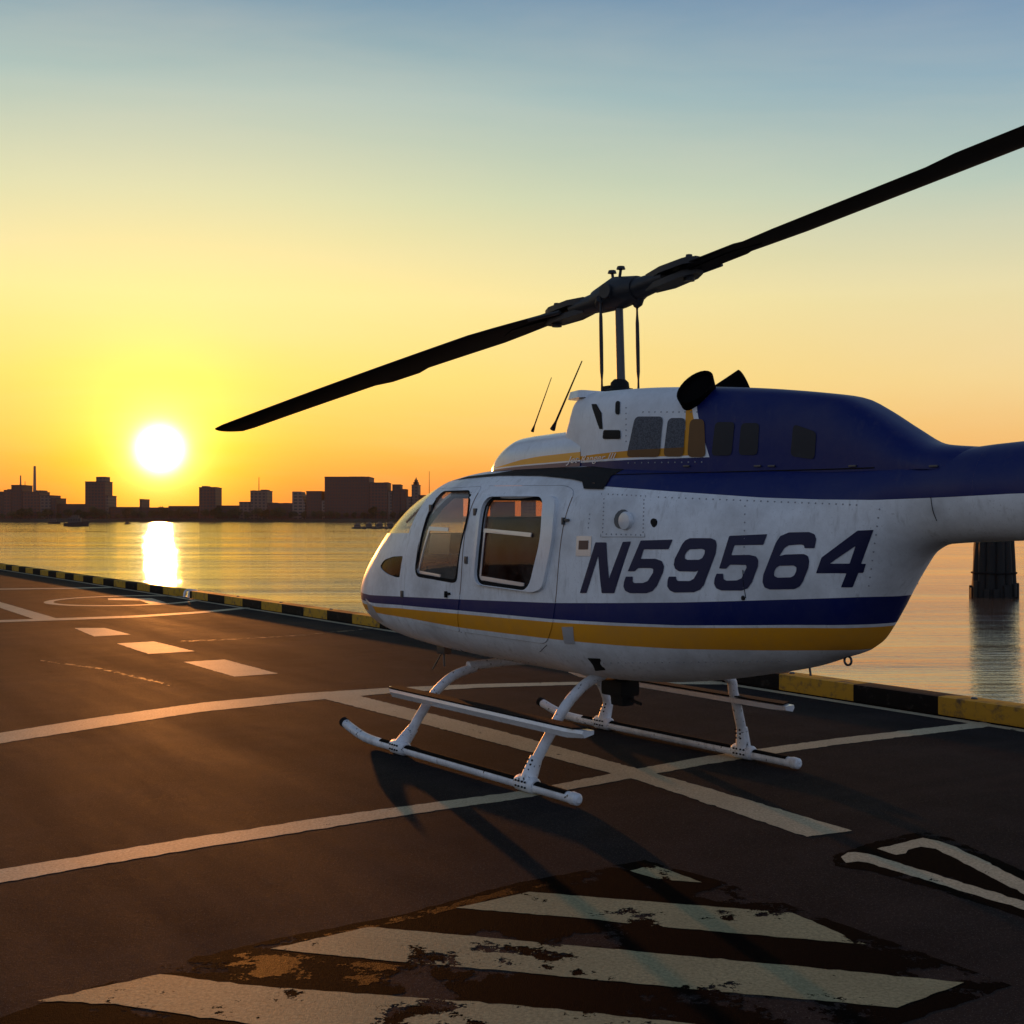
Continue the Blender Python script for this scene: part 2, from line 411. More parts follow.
zlow = t.curve(X, [(-1.4,lz+.012),(-.6,lowline[0][1]+.014),(.1,1.862)], -1.5, .3)
navy_low = t.math('LESS_THAN', Z, t.math('SUBTRACT', zlow, .012)); white_low = t.math('LESS_THAN', Z, zlow)
c = grime(t, (*WHITE, 1), .3)
c = t.mix(t.math('MAXIMUM', gold_v, gold_h), c, grime(t, (*GOLD, 1), .15))
c = t.mix(t.math('MAXIMUM', behindA2, white_low), c, (*WHITE, 1))
c = t.mix(t.math('MAXIMUM', behindA, navy_low), c, grime(t, (*NAVY, 1), .12))
t.base(c, .45, coat=.0, spec=.25); t.l.new(t.bump(t.noise(2.5, 3), .2, .02), t.b.inputs['Normal'])
M['cowl'] = t.m
t = NT('fairing_livery'); X, Yc, Z = t.xyz()
g2 = t.curve(X, [(-.2,1.915),(.0,1.912),(.3,1.905),(.5,1.892),(.7,1.868),(.9,1.85)], -.3, 1.0); g1 = t.curve(X, [(-.2,1.868),(.0,1.866),(.5,1.860),(.9,1.85)], -.3, 1.0)
n1 = t.curve(X, [(-.2,1.860),(.5,1.852),(.9,1.842)], -.3, 1.0)
c = grime(t, (*WHITE, 1), .3)
c = t.mix(t.math('LESS_THAN', Z, g2), c, (*GOLD, 1)); c = t.mix(t.math('LESS_THAN', Z, g1), c, (*WHITE, 1)); c = t.mix(t.math('LESS_THAN', Z, n1), c, (*NAVY, 1))
t.base(c, .3, coat=.25); M['fairing'] = t.m

# ------------------------------------------------------------------ helicopter
heli = empty('helicopter', (O2.x, O2.y, 0), math.atan2(FW.y, FW.x))
tag(heli, 'white, navy and gold helicopter parked on skids on the waterfront landing pad, rotor blade overhead', 'helicopter')

fd_win = round_poly(hits(BODY, [(443,491),(472,490),(470,513),(456.5,580),(453,581),(416,574.5)]), [.05,.05,.2,.05,.04,.06])
rd_win = round_poly(hits(BODY, [(489,499),(546,499),(543,537),(530,589),(478,582),(483,534)]), [.07,.06,.3,.08,.07,.3])
fd_door = round_poly(hits(BODY, [(437.5,489),(483,486.5),(461,591),(460,632),(416,622),(399,598),(399,586)]), [.05,.04,.3,.02,.05,.1,.1])
rd_door = round_poly(hits(BODY, [(487,486),(566,485.5),(576,491),(564.5,521),(556,600),(553,627),(547,644),(463,632),(464,591)]), [.03,.06,.06,.1,.2,.1,.06,.02,.3])
d0, d1 = BODY.hit(436,490), BODY.hit(416.5,533)   # along the forward edge of the front door
wsh = [(d0[0]+.012, d0[1]), (d0[0]-.02, 1.99), (1.62,2.0), (2.7,1.7), (2.7,d1[1]-.02), (d1[0]+.012, d1[1])]
chin = round_poly(hits(BODY, [(404.5,556),(401,577),(396,577.5),(386,573.5),(379.5,567),(384,560),(393,556.5)]), .05)
print('fdwin', [(round(p[0],2),round(p[1],2)) for p in fd_win[::6]], 'rd', [(round(p[0],2),round(p[1],2)) for p in rd_win[::6]])

def cut_both(me, poly, op='DIFFERENCE', lmin=.12):
    for sgn in (1, -1):
        b = side_prism(poly, sgn*lmin, sgn*1.1); me2 = boolean(me, b, op); b.free(); me = me2
    return me
def line_inside(o, depth=.012):
    me_ = o.data; me_.materials.append(M['cabin'])
    for p in me_.polygons:
        c_ = p.center; zb, zt, zc, w_, nb, nt = BODY.at(c_.x); r_ = Vector((0, c_.y/max(w_, .05)**2, (c_.z-zc)/max(.05, (zt-zc) if c_.z > zc else (zc-zb))**2))
        if p.normal.dot(r_) < 0: p.material_index = 1
me = shell(BODY, 2.868, -2.6, .045, 0.0, -.022, 112)
for poly, lm in ((grow(fd_door, .0018), .3), (grow(rd_door, .0018), .3), (wsh, .028), (chin, .06)):
    me = cut_both(me, poly, lmin=lm)
fus = link('fuselage', me, M['livery'], heli, 25); line_inside(fus)
bm = BODY.loft(-2.598, -7.0, .12, 48); boom = obj('tail_boom', bm, M['livery'], heli, 30)

panes = shell(BODY, 2.8, -.6, .05, -.006, -.012, 112)
def pane_piece(poly, sgn, lm):
    b = side_prism(poly, sgn*lm, sgn*1.1); r = boolean(panes, b, 'INTERSECT'); b.free(); return r
dshell = shell(BODY, 2.6, -.8, .045, .004, -.018, 112)
bshell = shell(BODY, 1.6, -.8, .045, .024, -.002, 112)
rd_frame = round_poly(hits(BODY, [(486,494),(561,496),(556,540),(545,588),(536,592.5),(474,584),(479,534)]), [.07,.08,.3,.06,.08,.07,.3])
for sgn in (1, -1):
    for nm, outline, win in (('front_door', fd_door, fd_win), ('rear_door', rd_door, rd_win)):
        b = side_prism(outline, sgn*.3, sgn*1.1); d = boolean(dshell, b, 'INTERSECT'); b.free()
        b = side_prism(win, sgn*.3, sgn*1.1); d = boolean(d, b, 'DIFFERENCE'); b.free()
        door = link(nm, d, M['livery'], heli, 25); line_inside(door)
        seal = grow(win, .012)
        s_in = grow(win, -.010)
        patch('window_seal', BODY, seal, M['rubber'], door, off=.0055, side=sgn, holes=[s_in], cell=.03)
        g = pane_piece(win, sgn, .3); link('window_pane', g, M['glass'] if nm == 'front_door' else M['glass_tint'], door, 30)
        if nm == 'rear_door':
            b = side_prism(rd_frame, sgn*.3, sgn*1.1); fr_ = boolean(bshell, b, 'INTERSECT'); b.free()
            b = side_prism(grow(win, .015), sgn*.3, sgn*1.1); fr_ = boolean(fr_, b, 'DIFFERENCE'); b.free()
            link('window_surround', fr_, M['white'], door, 25)
            bars = [[(484,528.3),(532,532.8),(531,537),(483,532.2)], [(479.5,575.5),(524.5,583),(524,587.3),(479,579.6)], [(484.2,530),(486,530.5),(481.5,577),(479.7,577)]]
        else:
            bars = [[(428.5,526.5),(448,527.6),(447.5,531.5),(427.6,530.5)], [(416.5,570.2),(440,574.6),(439.6,577.4),(416,573)], [(427.8,530),(429.4,530),(418.5,571),(417,571)]]
        for bp in bars:
            patch('sliding_window_rail', BODY, hits(BODY, bp), M['alu'], door, off=-.003 if nm == 'front_door' else .004, side=sgn, cell=.03, thick=.006)
        if nm == 'front_door': hs = [(449,593.5),(443.5,592)]
        else: hs = [(567,520),(536,607)]
        for hpx in hs[:1]:
            h = BODY.hit(*hpx); bm = bmesh.new(); y = BODY.Y(*h)
            box(bm, (h[0], sgn*(y+.008), h[1]), (.05,.016,.014), bev=.004); box(bm, (h[0]+.018, sgn*(y+.012), h[1]-.006), (.014,.02,.04), bev=.003)
            obj('handle', bm, M['black'] if nm == 'front_door' else M['steel'], door)
        for hp in ([(431.5,508),(403,594)] if nm == 'front_door' else [(476,512),(467,560)]):
            h = BODY.hit(*hp)
            if not h: continue
            bm = bmesh.new(); y = BODY.Y(*h); box(bm, (h[0], sgn*(y+.006), h[1]), (.03,.014,.045), bev=.004); obj('hinge', bm, M['steel'], door)
    g = pane_piece(wsh, sgn, .02); ws = link('windshield', g, M['glass'], heli, 30)
    g = pane_piece(chin, sgn, .05); t_ = link('chin_window', g, M['glass_dark'], heli, 30)

# black painted roof shoulder and its triangular drop
rp = hits(BODY, [(441,482.5),(462,479),(500,475.5),(540,475.6),(572,478.8),(583.5,481.5),(585,488.5),(604.5,489),(610,480),(612,476)])
rp = rp+[(-.62,1.835),(.5,1.845),(.7,1.815),(1.1,1.805)]
for sgn in (1, -1): patch('roof_shoulder', BODY, rp, M['black'], heli, off=.010, side=sgn, cell=.03)

# cowls
bm = FAIR.loft(1.0, -.12, .03, 72); fairing = obj('forward_fairing', bm, M['fairing'], heli, 35)
bm = COWL.loft(.085, -2.55, .04, 88); cowl = obj('engine_cowl', bm, M['cowl'], heli, 35)
bm = bmesh.new()                                # roof lip over the air intake
prism(bm, round_poly([(.13,.0),(.105,.33),(-.10,.385),(-.10,-.385),(.105,-.33)], .05), lambda p: (p[0], p[1], 2.236), lambda p: (p[0]*.9, p[1]*.97, 2.279))
obj('intake_lip', bm, M['white'], heli)
for sgn in (1, -1):
    p = hits(COWL, [(592,404),(597,404),(602,413),(603,429),(600,429)])
    patch('intake_slot', COWL, p, M['black'], cowl, off=.004, side=sgn, cell=.02)
    p = hits(COWL, [(604,430),(621,430),(621,439),(603,439)])
    patch('louvre', COWL, round_poly(p, .015), M['black'], cowl, off=.005, side=sgn, cell=.02)
    p = round_poly(hits(COWL, [(616.5,401),(621,401),(620.5,414.5),(616,414.5)]), .03); patch('drain_vent', COWL, p, M['black'], cowl, off=.005, side=sgn, cell=.02)
    t_names = [[(636,416.5),(664,416.5),(660,457),(627,457)], [(669,418),(686.5,418),(684,456.5),(664,456.5)], [(691,419),(705,419),(706.5,457),(688,457)]]
    for i, q in enumerate(t_names):
        hh = round_poly(hits(COWL, q), .03)
        tq = M.setdefault('screen', None)
        if tq is None:
            t = NT('intake_screen'); XX, YY, ZZ = t.xyz()
            w = t.node('ShaderNodeTexWave'); w.inputs['Scale'].default_value = 60; t.l.new(t.tc.outputs['Object'], w.inputs[0])
            ax = t.math('GREATER_THAN', ZZ, 1.945)
            c = t.mix(t.ramp(t.noise(120, 2), [(.45, 0.0), (.55, 1.0)]), (.055,.06,.075), (.10,.11,.13))
            c = t.mix(t.math('LESS_THAN', ZZ, 1.902), c, (.16,.075,.02))
            t.base(c, .75); M['screen'] = t.m; tq = t.m
        patch('screen_panel', COWL, hh, tq if i < 2 else M.setdefault('goldscreen', simple('gold_screen', (.16,.075,.02), .7)), cowl, off=.005, side=sgn, cell=.03)
    for q in ([(716,422),(735.5,422),(732,455.5),(712,455.5)], [(742,423),(760,423),(758,455),(739,455)], [(794,424),(817,432),(815,459.5),(791,456)]):
        hh = round_poly(hits(COWL, q), .025)
        patch('dark_screen_panel', COWL, hh, M.setdefault('dkscreen', simple('navy_screen', (.006,.007,.014), .65)), cowl, off=.004, side=sgn, cell=.03)
# script on the cowl
def text_bm(txt, size, shear=.0, ox=1.0):
    cu = bpy.data.curves.new('txt', 'FONT'); cu.body = txt; cu.size = size; cu.shear = shear; cu.resolution_u = 4; cu.fill_mode = 'FRONT'
    o = bpy.data.objects.new('txt', cu); COL.objects.link(o); bpy.context.view_layer.update()
    me = bpy.data.meshes.new_from_object(o.evaluated_get(bpy.context.evaluated_depsgraph_get()))
    bpy.data.objects.remove(o); bm = bmesh.new(); bm.from_mesh(me); bpy.data.meshes.remove(me); return bm
a0, a1 = FAIR.hit(568,465), COWL.hit(617,463)
for sgn in (1, -1):
    bm = text_bm('Jet Ranger III', .058, .45); w = max(v.co.x for v in bm.verts); L_ = a0[0]-a1[0]
    for v in bm.verts:
        u = v.co.x/w; s = (a0[0]-u*L_) if sgn > 0 else (a1[0]+u*L_)
        z = 1.852+(v.co.y if True else 0)
        sk = FAIR if s > .0 else COWL
        v.co = (s, sgn*(max(FAIR.Y(s, max(z,1.845)) if s > -.11 else -1, COWL.Y(s, max(z,1.855)) if s < .01 else -1)+.006), z)
    obj('model_script', bm, M['white'], heli, 0)

# registration: glyphs drawn as outlines on the skin
def tr(u, v, x0, y0, k): return (x0+u/k, y0+v/k)
G = []
A = lambda u, v: tr(u, v, 570, 520, 6.4)
B = lambda u, v: tr(u, v, 720, 510, 5.689)
G.append(([A(*p) for p in [(65,467),(165,143),(235,143),(240,240),(252,375),(340,140),(393,137),(285,468),(205,468),(195,380),(183,230),(108,467)]], []))
five = [(455,131),(660,125),(633,187),(475,187),(455,248),(550,248),(590,262),(605,295),(598,335),(560,420),(530,455),(490,468),(385,468),(355,452),(344,425),(348,395),(360,362),(405,362),(402,392),(412,403),(470,403),(500,390),(535,335),(535,312),(515,307),(440,307),(415,328),(372,328)]
G.append(([A(*p) for p in five], []))
G.append(([A(*p) for p in [(770,116),(905,116),(935,130),(942,160),(935,215),(860,415),(835,445),(795,462),(670,464),(640,450),(625,425),(627,385),(635,362),(682,362),(682,378),(692,390),(770,390),(795,375),(825,322),(805,330),(700,328),(675,312),(667,285),(672,250),(720,155),(740,130)]],
          [[A(*p) for p in [(770,187),(845,184),(866,192),(864,215),(850,242),(830,254),(755,255),(738,247),(738,225),(752,200)]]]))
G.append(([B(*p) for p in [(55,147),(272,137),(248,198),(85,200),(66,257),(170,255),(208,264),(220,285),(218,320),(185,410),(160,445),(125,458),(10,458),(-20,445),(-32,418),(-28,388),(-17,362),(20,362),(22,392),(38,402),(100,400),(125,388),(154,325),(150,312),(60,310),(38,333),(-3,333)]], []))
G.append(([B(*p) for p in [(395,127),(510,125),(540,138),(550,165),(540,217),(483,217),(480,200),(462,196),(395,200),(370,215),(340,262),(375,253),(480,250),(503,262),(510,290),(505,330),(475,405),(455,435),(425,450),(285,452),(255,440),(244,410),(248,370),(320,185),(345,148)]],
          [[B(*p) for p in [(340,317),(420,315),(437,325),(437,345),(425,372),(405,383),(330,385),(310,375),(310,355),(320,330)]]]))
G.append(([B(*p) for p in [(785,117),(876,113),(805,306),(833,306),(818,357),(790,357),(757,440),(690,440),(722,360),(548,360),(580,270)]],
          [[B(*p) for p in [(773,205),(740,305),(628,305),(650,288)]]]))
reg_n = 0
s_all = []
for outer, holes in G:
    po = hits(BODY, outer); ph = [hits(BODY, h) for h in holes]
    s_all += [p[0] for p in po]
    patch('registration_character', BODY, round_poly(po, .004, 2), M.setdefault('navydecal', simple('navy_lettering', (.004,.006,.05), .6)), heli, off=.003, side=1, holes=[round_poly(h, .004, 2) for h in ph], cell=.03)
s_mid = (min(s_all)+max(s_all))/2
for outer, holes in G:                          # the same registration reads nose-to-tail mirrored on the far side
    po = [(2*s_mid-p[0]+.28, p[1]) for p in hits(BODY, outer)]; ph = [[(2*s_mid-p[0]+.28, p[1]) for p in hits(BODY, h)] for h in holes]
    patch('registration_character', BODY, po, M['navydecal'], heli, off=.003, side=-1, holes=ph, cell=.03)

# small fittings on the port side
def disc_on(name, px, py, r, mat, depth=.01, prof=None):
    h = BODY.hit(px, py); y = BODY.Y(*h); bm = bmesh.new()
    Mx = Matrix.Translation((h[0], y, h[1])) @ Matrix.Rotation(-math.pi/2, 4, 'X')
    lathe(bm, prof or [(r, -.01), (r, depth*.6), (r*.8, depth)], n=24, M=Mx); return obj(name, bm, mat, heli)
disc_on('fuel_cap', 626, 521, .048, M['white'], .014, [(.05,-.01),(.05,.008),(.044,.016),(.02,.02)])
h = BODY.hit(622, 519); patch('painted_recess_shade', BODY, [(h[0]+.052*math.cos(a)+.0, h[1]+.052*math.sin(a)) for a in [i*.45 for i in range(14)]], M['steel'], heli, off=.0035, cell=.02)  # flat grey disc paints the shaded side of the recess round the cap
disc_on('static_port', 653.5, 523, .024, M['black'], .004)
disc_on('drain_hole', 743, 598, .012, M['black'], .004)
p = hits(BODY, [(577,536),(592,536),(591,556),(576,556)]); patch('vent_plate', BODY, p, M['alu'], heli, off=.003)
p = hits(BODY, [(579.5,540.5),(589,540.5),(588.5,549.5),(579,549.5)]); patch('vent_grille', BODY, p, simple('grille_bronze', (.16,.09,.06), .7), heli, off=.005)
p = hits(BODY, [(562.5,627),(573.5,627),(575,643.5),(565,643.5)]); patch('step_plate', BODY, p, M['alu'], heli, off=.006, thick=.004)
p = hits(BODY, [(588,658),(600.5,658.5),(606,670),(596,671)]) ; patch('tube_cutout', BODY, p, M['black'], heli, off=.004)
# panel seams and rivet rows
def seam(pts, w=.0035, sgn=1, name='panel_seam', mat=None):
    pp = hits(BODY, pts)
    if len(pp) < 2: return
    P = [Vector((s, sgn*(BODY.Y(s, z)+.002), z)) for s, z in pp]
    bm = bmesh.new(); tube(bm, smooth_path(P, 5), w/2, 5); obj(name, bm, mat or M['rubber'], heli)
seam([(461.5,632),(461,650),(459,655)]); seam([(547,645),(540,652)]); seam([(743,570),(744,585),(746,598)])
seam([(931,497),(933,510),(937,521)]); seam([(602,493),(601,537)], .002); seam([(646,495),(645,537)], .002); seam([(602,537),(645,537)], .002)
riv = bmesh.new()
def rivets(a, b, n, skin=BODY):
    for i in range(n):
        t_ = (i+.5)/n; h = skin.hit(a[0]+(b[0]-a[0])*t_, a[1]+(b[1]-a[1])*t_)
        if not h: continue
        y = skin.Y(*h)
        for sg in (1, -1):
            Mx = Matrix.Translation((h[0], sg*(y-.001), h[1])) @ Matrix.Rotation(-sg*math.pi/2, 4, 'X'); lathe(riv, [(.005,0),(.004,.0028),(.0015,.0036)], n=6, M=Mx)
for a, b, n in [((604,497),(602.5,534),9),((644,498),(643,534),9),((606,494),(643,496),8),((604,534),(643,535),8),((600,663),(790,661),26),((590,512),(588,530),4),((655,497),(860,505),30),((745,502),(743,600),12),((470,655),(540,664),9),((880,505),(868,590),10)]:
    rivets(a, b, n)
for a, b, n in [((626,444),(626,405),7),((640,412),(700,412),10),((625,463),(705,462),12)]:
    rivets(a, b, n, COWL)
tag(obj('rivet_rows', riv, simple('painted_rivet', (.30,.31,.33), .6), heli, 0), kind='stuff')
# cowl latches along the seam
for px in (687, 758, 772, 853, 934):
    h = COWL.hit(px, 466)
    if h:
        bm = bmesh.new(); box(bm, (h[0], COWL.Y(*h)+.004, h[1]), (.045,.008,.009), bev=.002); obj('cowl_latch', bm, M['steel'], heli)
# seam line between cowl and pod
P = []
for i in range(30):
    s = -.45-i*(1.62/29); z = 1.768-.004*(i/29); P.append((s, max(BODY.Y(s, z), COWL.Y(s, z) if z > COWL.at(s)[0] else 0)+.001, z))
bm = bmesh.new(); tube(bm, P, .003, 5); tube(bm, [(a, -b, c_) for a, b, c_ in P], .003, 5); obj('cowl_seam', bm, M['rubber'], heli)

# nose: pale metal patch, pitot tube
p = hits(BODY, [(366,598),(372,605),(379,616),(384,622),(378,622),(370,612)])
if len(p) > 3: 
    for sgn in (1,-1): patch('nose_patch', BODY, p, M['alu'], heli, off=.004, side=sgn, cell=.02)
bm = bmesh.new(); tube(bm, [(2.7,0,.80),(2.7,0,.74),(2.95,0,.74)], .009, 8); obj('pitot_tube', bm, M['steel'], heli)
# belly fittings
bm = bmesh.new(); q = on_l(444, 655, .25); box(bm, (q.x, .25, .62), (.10,.06,.07), bev=.01); tube(bm, [(q.x,.25,.60),(q.x-.02,.26,.50)], .008, 8)
tube(bm, [(q.x+.02,.25,.60),(q.x+.10,.28,.47)], .005, 6); obj('belly_antenna', bm, M['steel'], heli)
bm = bmesh.new(); q = on_s(617, 697, .05)
box(bm, (.02,q.y,.50), (.20,.15,.10), bev=.03); box(bm, (.0,q.y,.44), (.12,.10,.10), bev=.03); tube(bm, [(-.05,q.y,.44),(-.17,q.y,.42)], .01, 8); box(bm, (.03,q.y,.57), (.06,.05,.10)); obj('cargo_hook', bm, M['black'], heli)
for x_, nm in ((835, 'tie_down_ring'), (784, 'drain_pipe')):
    q = BODY.hit(x_, 655 if x_ > 800 else 664); zb = BODY.at(q[0])[0]
    bm = bmesh.new()
    if nm == 'tie_down_ring':
        tube(bm, [(q[0]+.022*math.cos(a), 0, zb-.02+.022*math.sin(a)) for a in [i*math.pi/8 for i in range(17)]], .006, 6)
    else: tube(bm, [(q[0],0,zb+.02),(q[0]-.01,0,zb-.04)], .006, 6)
    obj(nm, bm, M['steel'], heli)

# exhaust stacks: slanted oval pipes
for sgn in (1, -1):
    ctr = on_l(695, 386.5, .36) if sgn > 0 else on_l(745, 386, -.27)
    d = Vector((-.38, .62*sgn, .42)).normalized(); a = Vector((-.55, 0, .83)); a = (a-d*a.dot(d)).normalized(); b = d.cross(a)
    bm = bmesh.new(); N = 26; rings = []
    for back, ra, rb in ((.34,.085,.06),(.2,.10,.066),(.05,.112,.07),(0,.116,.073),(0,.106,.064),(.025,.10,.058)):
        c_ = ctr-d*back; rings.append([bm.verts.new(c_+a*math.cos(2*math.pi*i/N)*ra+b*math.sin(2*math.pi*i/N)*rb) for i in range(N)])
    for i in range(len(rings)-1):
        for k in range(N): bm.faces.new((rings[i][k], rings[i][(k+1)%N], rings[i+1][(k+1)%N], rings[i+1][k]))
    bm.faces.new(rings[0]); bm.faces.new(rings[-1]); obj('exhaust_stack', bm, M['exhaust'], heli, 50)

# whip antennas
for (a, b, r) in (((532.3,430),(551.5,377.5),.0028), ((552.5,428),(582,361),.0045)):
    l_ = .12 if r < .004 else .05
    A_, B_ = on_l(*a, l_), on_l(*b, l_); A_.z -= .01
    bm = bmesh.new(); tube(bm, [A_, A_.lerp(B_, .12), B_], [r*4, r*1.6, r*.8], 8); obj('whip_antenna', bm, M['black'], heli)
    
# rotor
HUB = Vector((0, 0, 2.893)); hubw = Vector((O2.x, O2.y))
tipw = None; px_tip = 229.0; k_ = (px_tip-CX)/F_PX
# tip at radius 5.08 on this line of sight
aa = 1+k_*k_; bb = -2*(k_*hubw.x+hubw.y); cc = hubw.length_squared-5.08**2; yt = (-bb+math.sqrt(bb*bb-4*aa*cc))/(2*aa)
uw = (Vector((k_*yt, yt))-hubw).normalized(); ul = Vector((uw.dot(FW), uw.dot(LF), 0)); cl = Vector((-ul.y, ul.x, 0))
def blade_z(px, py):
    # where the line of sight crosses the vertical plane through the blade axis
    k = (px-CX)/F_PX; n = Vector((-uw.y, uw.x)); t_ = hubw.dot(n)/Vector((k, 1)).dot(n)
    P_ = Vector((k, 1))*t_; return ((P_-hubw).dot(uw), CAM_H-(py-HY)/F_PX*t_)
left = [blade_z(*p) for p in [(232,430),(300,402),(360,382),(420,363),(480,342),(535,326),(590,305)]]
right = [blade_z(*p) for p in [(665,281),(700,268),(760,242),(820,213.5),(880,191.5),(940,170),(1005,146.5)]]
print('left', [(round(a,2),round(b,2)) for a,b in left], 'right', [(round(a,2),round(b,2)) for a,b in right])
# smooth least-squares parabola through each set
def parab(pts):
    import numpy as np
    x = np.array([0]+[abs(p[0]) for p in pts]); y = np.array([2.893]+[p[1] for p in pts]); return np.polyfit(x, y, 2)
cL, cR = parab(left), parab(right)
def zl(c, r): return c[0]*r*r+c[1]*r+c[2]
for sgn, cf, nm in ((1, cL, 'fore'), (-1, cR, 'aft')):
    bm = bmesh.new(); rings = []; R_ = [.50,.65,.85,1.05]+[1.3+.18*i for i in range(21)]+[5.02,5.08]
    for r in R_:
        ch = .33 if r > 1.25 else .17+.16*(r-.50)/.75
        zc_ = zl(cf, r); pitch = math.radians((3.5-2.5*r/5.08) if sgn > 0 else 8.5)
        tab = .045 if 2.25 < r < 2.8 else 0.0
        if r > 5.0: ch *= .93
        cdir = cl*sgn; ring = []
        for k in range(24):
            a = 2*math.pi*k/24; x_ = .5*(1+math.cos(a)); th = .6*.13*(1.4845*math.sqrt(max(x_,0))-.63*x_-1.758*x_*x_+1.4215*x_**3-.5075*x_**4)
            xx = (.5-x_)*ch - (tab if x_ > .93 else 0); zz = th*ch/.6*.9*math.copysign(1, math.sin(a)) if 0 < k < 24 and k != 12 else 0
            sweep = (.06 if r > 5.05 else 0)
            rr_ = r
            # tip is cut at a slant
            v = ul*sgn*(rr_+(.05*(x_-.5) if r > 5.05 else 0))+cdir*(xx*math.cos(pitch)-zz*math.sin(pitch)); v.z = zc_+xx*math.sin(pitch)+zz*math.cos(pitch)
            ring.append(bm.verts.new(v))
        rings.append(ring)
    for i in range(len(rings)-1):
        for k in range(24): bm.faces.new((rings[i][k], rings[i][(k+1)%24], rings[i+1][(k+1)%24], rings[i+1][k]))
    bm.faces.new(rings[0]); bm.faces.new(rings[-1])
    blade = obj('rotor_blade', bm, M['blade'], heli, 50)
    # grip, doubler plates, bolts, drag brace
    def P3(r, c_=0, dz=0): v = ul*sgn*r+cl*sgn*c_; v.z = zl(cf, r)+dz; return v
    bm = bmesh.new()
    tube(bm, [P3(.10),P3(.16),P3(.28),P3(.40)], [(.078,.064),(.078,.064),(.07,.056),(.06,.045)], 16)
    for dz in (-.038, .038):
        q = [P3(.27,.05,dz*.8),P3(.27,-.05,dz*.8),P3(.40,-.07,dz),P3(.58,-.07,dz*.9),P3(.65,-.03,dz*.8),P3(.65,.03,dz*.8),P3(.58,.065,dz*.9),P3(.40,.07,dz)]
        A_ = [bm.verts.new(v+Vector((0,0,-.018))) for v in q]; B_ = [bm.verts.new(v+Vector((0,0,.018))) for v in q]
        bm.faces.new(A_); bm.faces.new(B_[::-1])
        for k in range(8): bm.faces.new((A_[k], A_[(k+1)%8], B_[(k+1)%8], B_[k]))
    obj('blade_grip', bm, M['hub'], heli, 35)
    bm = bmesh.new(); cone_between(bm, P3(.57,0,-.07), P3(.57,0,.065), .032, .032, 16); cone_between(bm, P3(.57,0,.065), P3(.57,0,.082), .022, .018, 12)
    cone_between(bm, P3(.45,.08,-.01), P3(.72,.11,-.005), .014, .012, 8); obj('blade_bolt', bm, M['hub'], heli)
    lk = on_l(600.5, 300, .10) if sgn > 0 else on_l(637, 306, -.05)
    bm = bmesh.new(); tube(bm, [P3(.17,0,-.02), P3(.16,0,-.04).lerp(lk, .7), lk+Vector((0,0,.01))], [.045,.035,.026], 10); obj('pitch_horn', bm, M['hub'], heli)
    # trim doubler on the blade root
    bm = bmesh.new()
    for dz in (.022, -.022):
        q = [P3(.60,.05,dz),P3(.95,.06,dz*.75),P3(1.1,.0,dz*.7),P3(.95,-.06,dz*.75),P3(.60,-.05,dz)]
        A_ = [bm.verts.new(v+Vector((0,0,-.004))) for v in q]; B_ = [bm.verts.new(v+Vector((0,0,.004))) for v in q]
        bm.faces.new(A_); bm.faces.new(B_[::-1])
        for k in range(5): bm.faces.new((A_[k], A_[(k+1)%5], B_[(k+1)%5], B_[k]))
    obj('root_doubler', bm, M['blade'], heli)
# mast, hub trunnion, links, swashplate
mt = on_l(618.8, 300, 0); mb = on_l(621.3, 384, 0); ax = Vector((mt.x, 0, 2.87)); bx_ = Vector((mb.x, 0, 2.28))
bm = bmesh.new(); tube(bm, [bx_, bx_.lerp(ax, .2), ax], [.030,.026,.024], 18); obj('mast', bm, M['steel'], heli)
bm = bmesh.new(); h0 = Vector((mt.x, 0, 2.895))
tube(bm, [h0-ul*.17-Vector((0,0,-(zl(cR,.17)-2.893))), h0, h0+ul*.17+Vector((0,0,zl(cL,.17)-2.893))], [(.085,.075),(.11,.10),(.085,.075)], 18)
tube(bm, [h0-cl*.12, h0+cl*.12], .045, 14); tube(bm, [h0, h0+Vector((0,0,.08))], [.05,.035], 14)
obj('rotor_hub', bm, M['hub'], heli, 40)
for dx, dy in ((-.055, -.01), (.035, .03)):
    bm = bmesh.new(); a = h0+Vector((dx*-1.0+.0, dy, .05)); b = a+Vector((-.02*(1 if dx > 0 else -1), 0, .085)); tube(bm, [a, b], .009, 8); tube(bm, [b+Vector((0,0,-.004)), b+Vector((0,0,.014))], [.028,.022], 10); obj('flap_restraint', bm, M['hub'], heli)
for (pt, pb) in (((600.5,300),(602,389)), ((637,307),(638.5,388))):
    l_ = .10 if pt[0] < 610 else -.05
    A_, B_ = on_l(*pt, l_), on_l(*pb, l_)
    bm = bmesh.new(); tube(bm, [A_+Vector((0,0,.02)), A_.lerp(B_, .04), A_.lerp(B_, .1), A_.lerp(B_, .2), A_.lerp(B_, .5), A_.lerp(B_, .8), A_.lerp(B_, .9), B_-Vector((0,0,.04))], [.012,.006,.007,.011,.012,.011,.006,.008], 10); obj('pitch_link', bm, M['hub'], heli)
bm = bmesh.new(); lathe(bm, [(.045,0),(.10,.01),(.105,.03),(.06,.045),(.055,.08),(.035,.10)], (mb.x+.015, 0, 2.27), 22)
box(bm, (mb.x+.09,.03,2.31), (.08,.05,.05), bev=.01); box(bm, (mb.x+.05,-.09,2.30), (.05,.06,.05), bev=.01); obj('swashplate', bm, M['black'], heli)
bm = bmesh.new(); lathe(bm, [(.17,-.02),(.16,.012),(.10,.02)], (mb.x, 0, 2.265), 24); obj('mast_boot', bm, M['black'], heli)

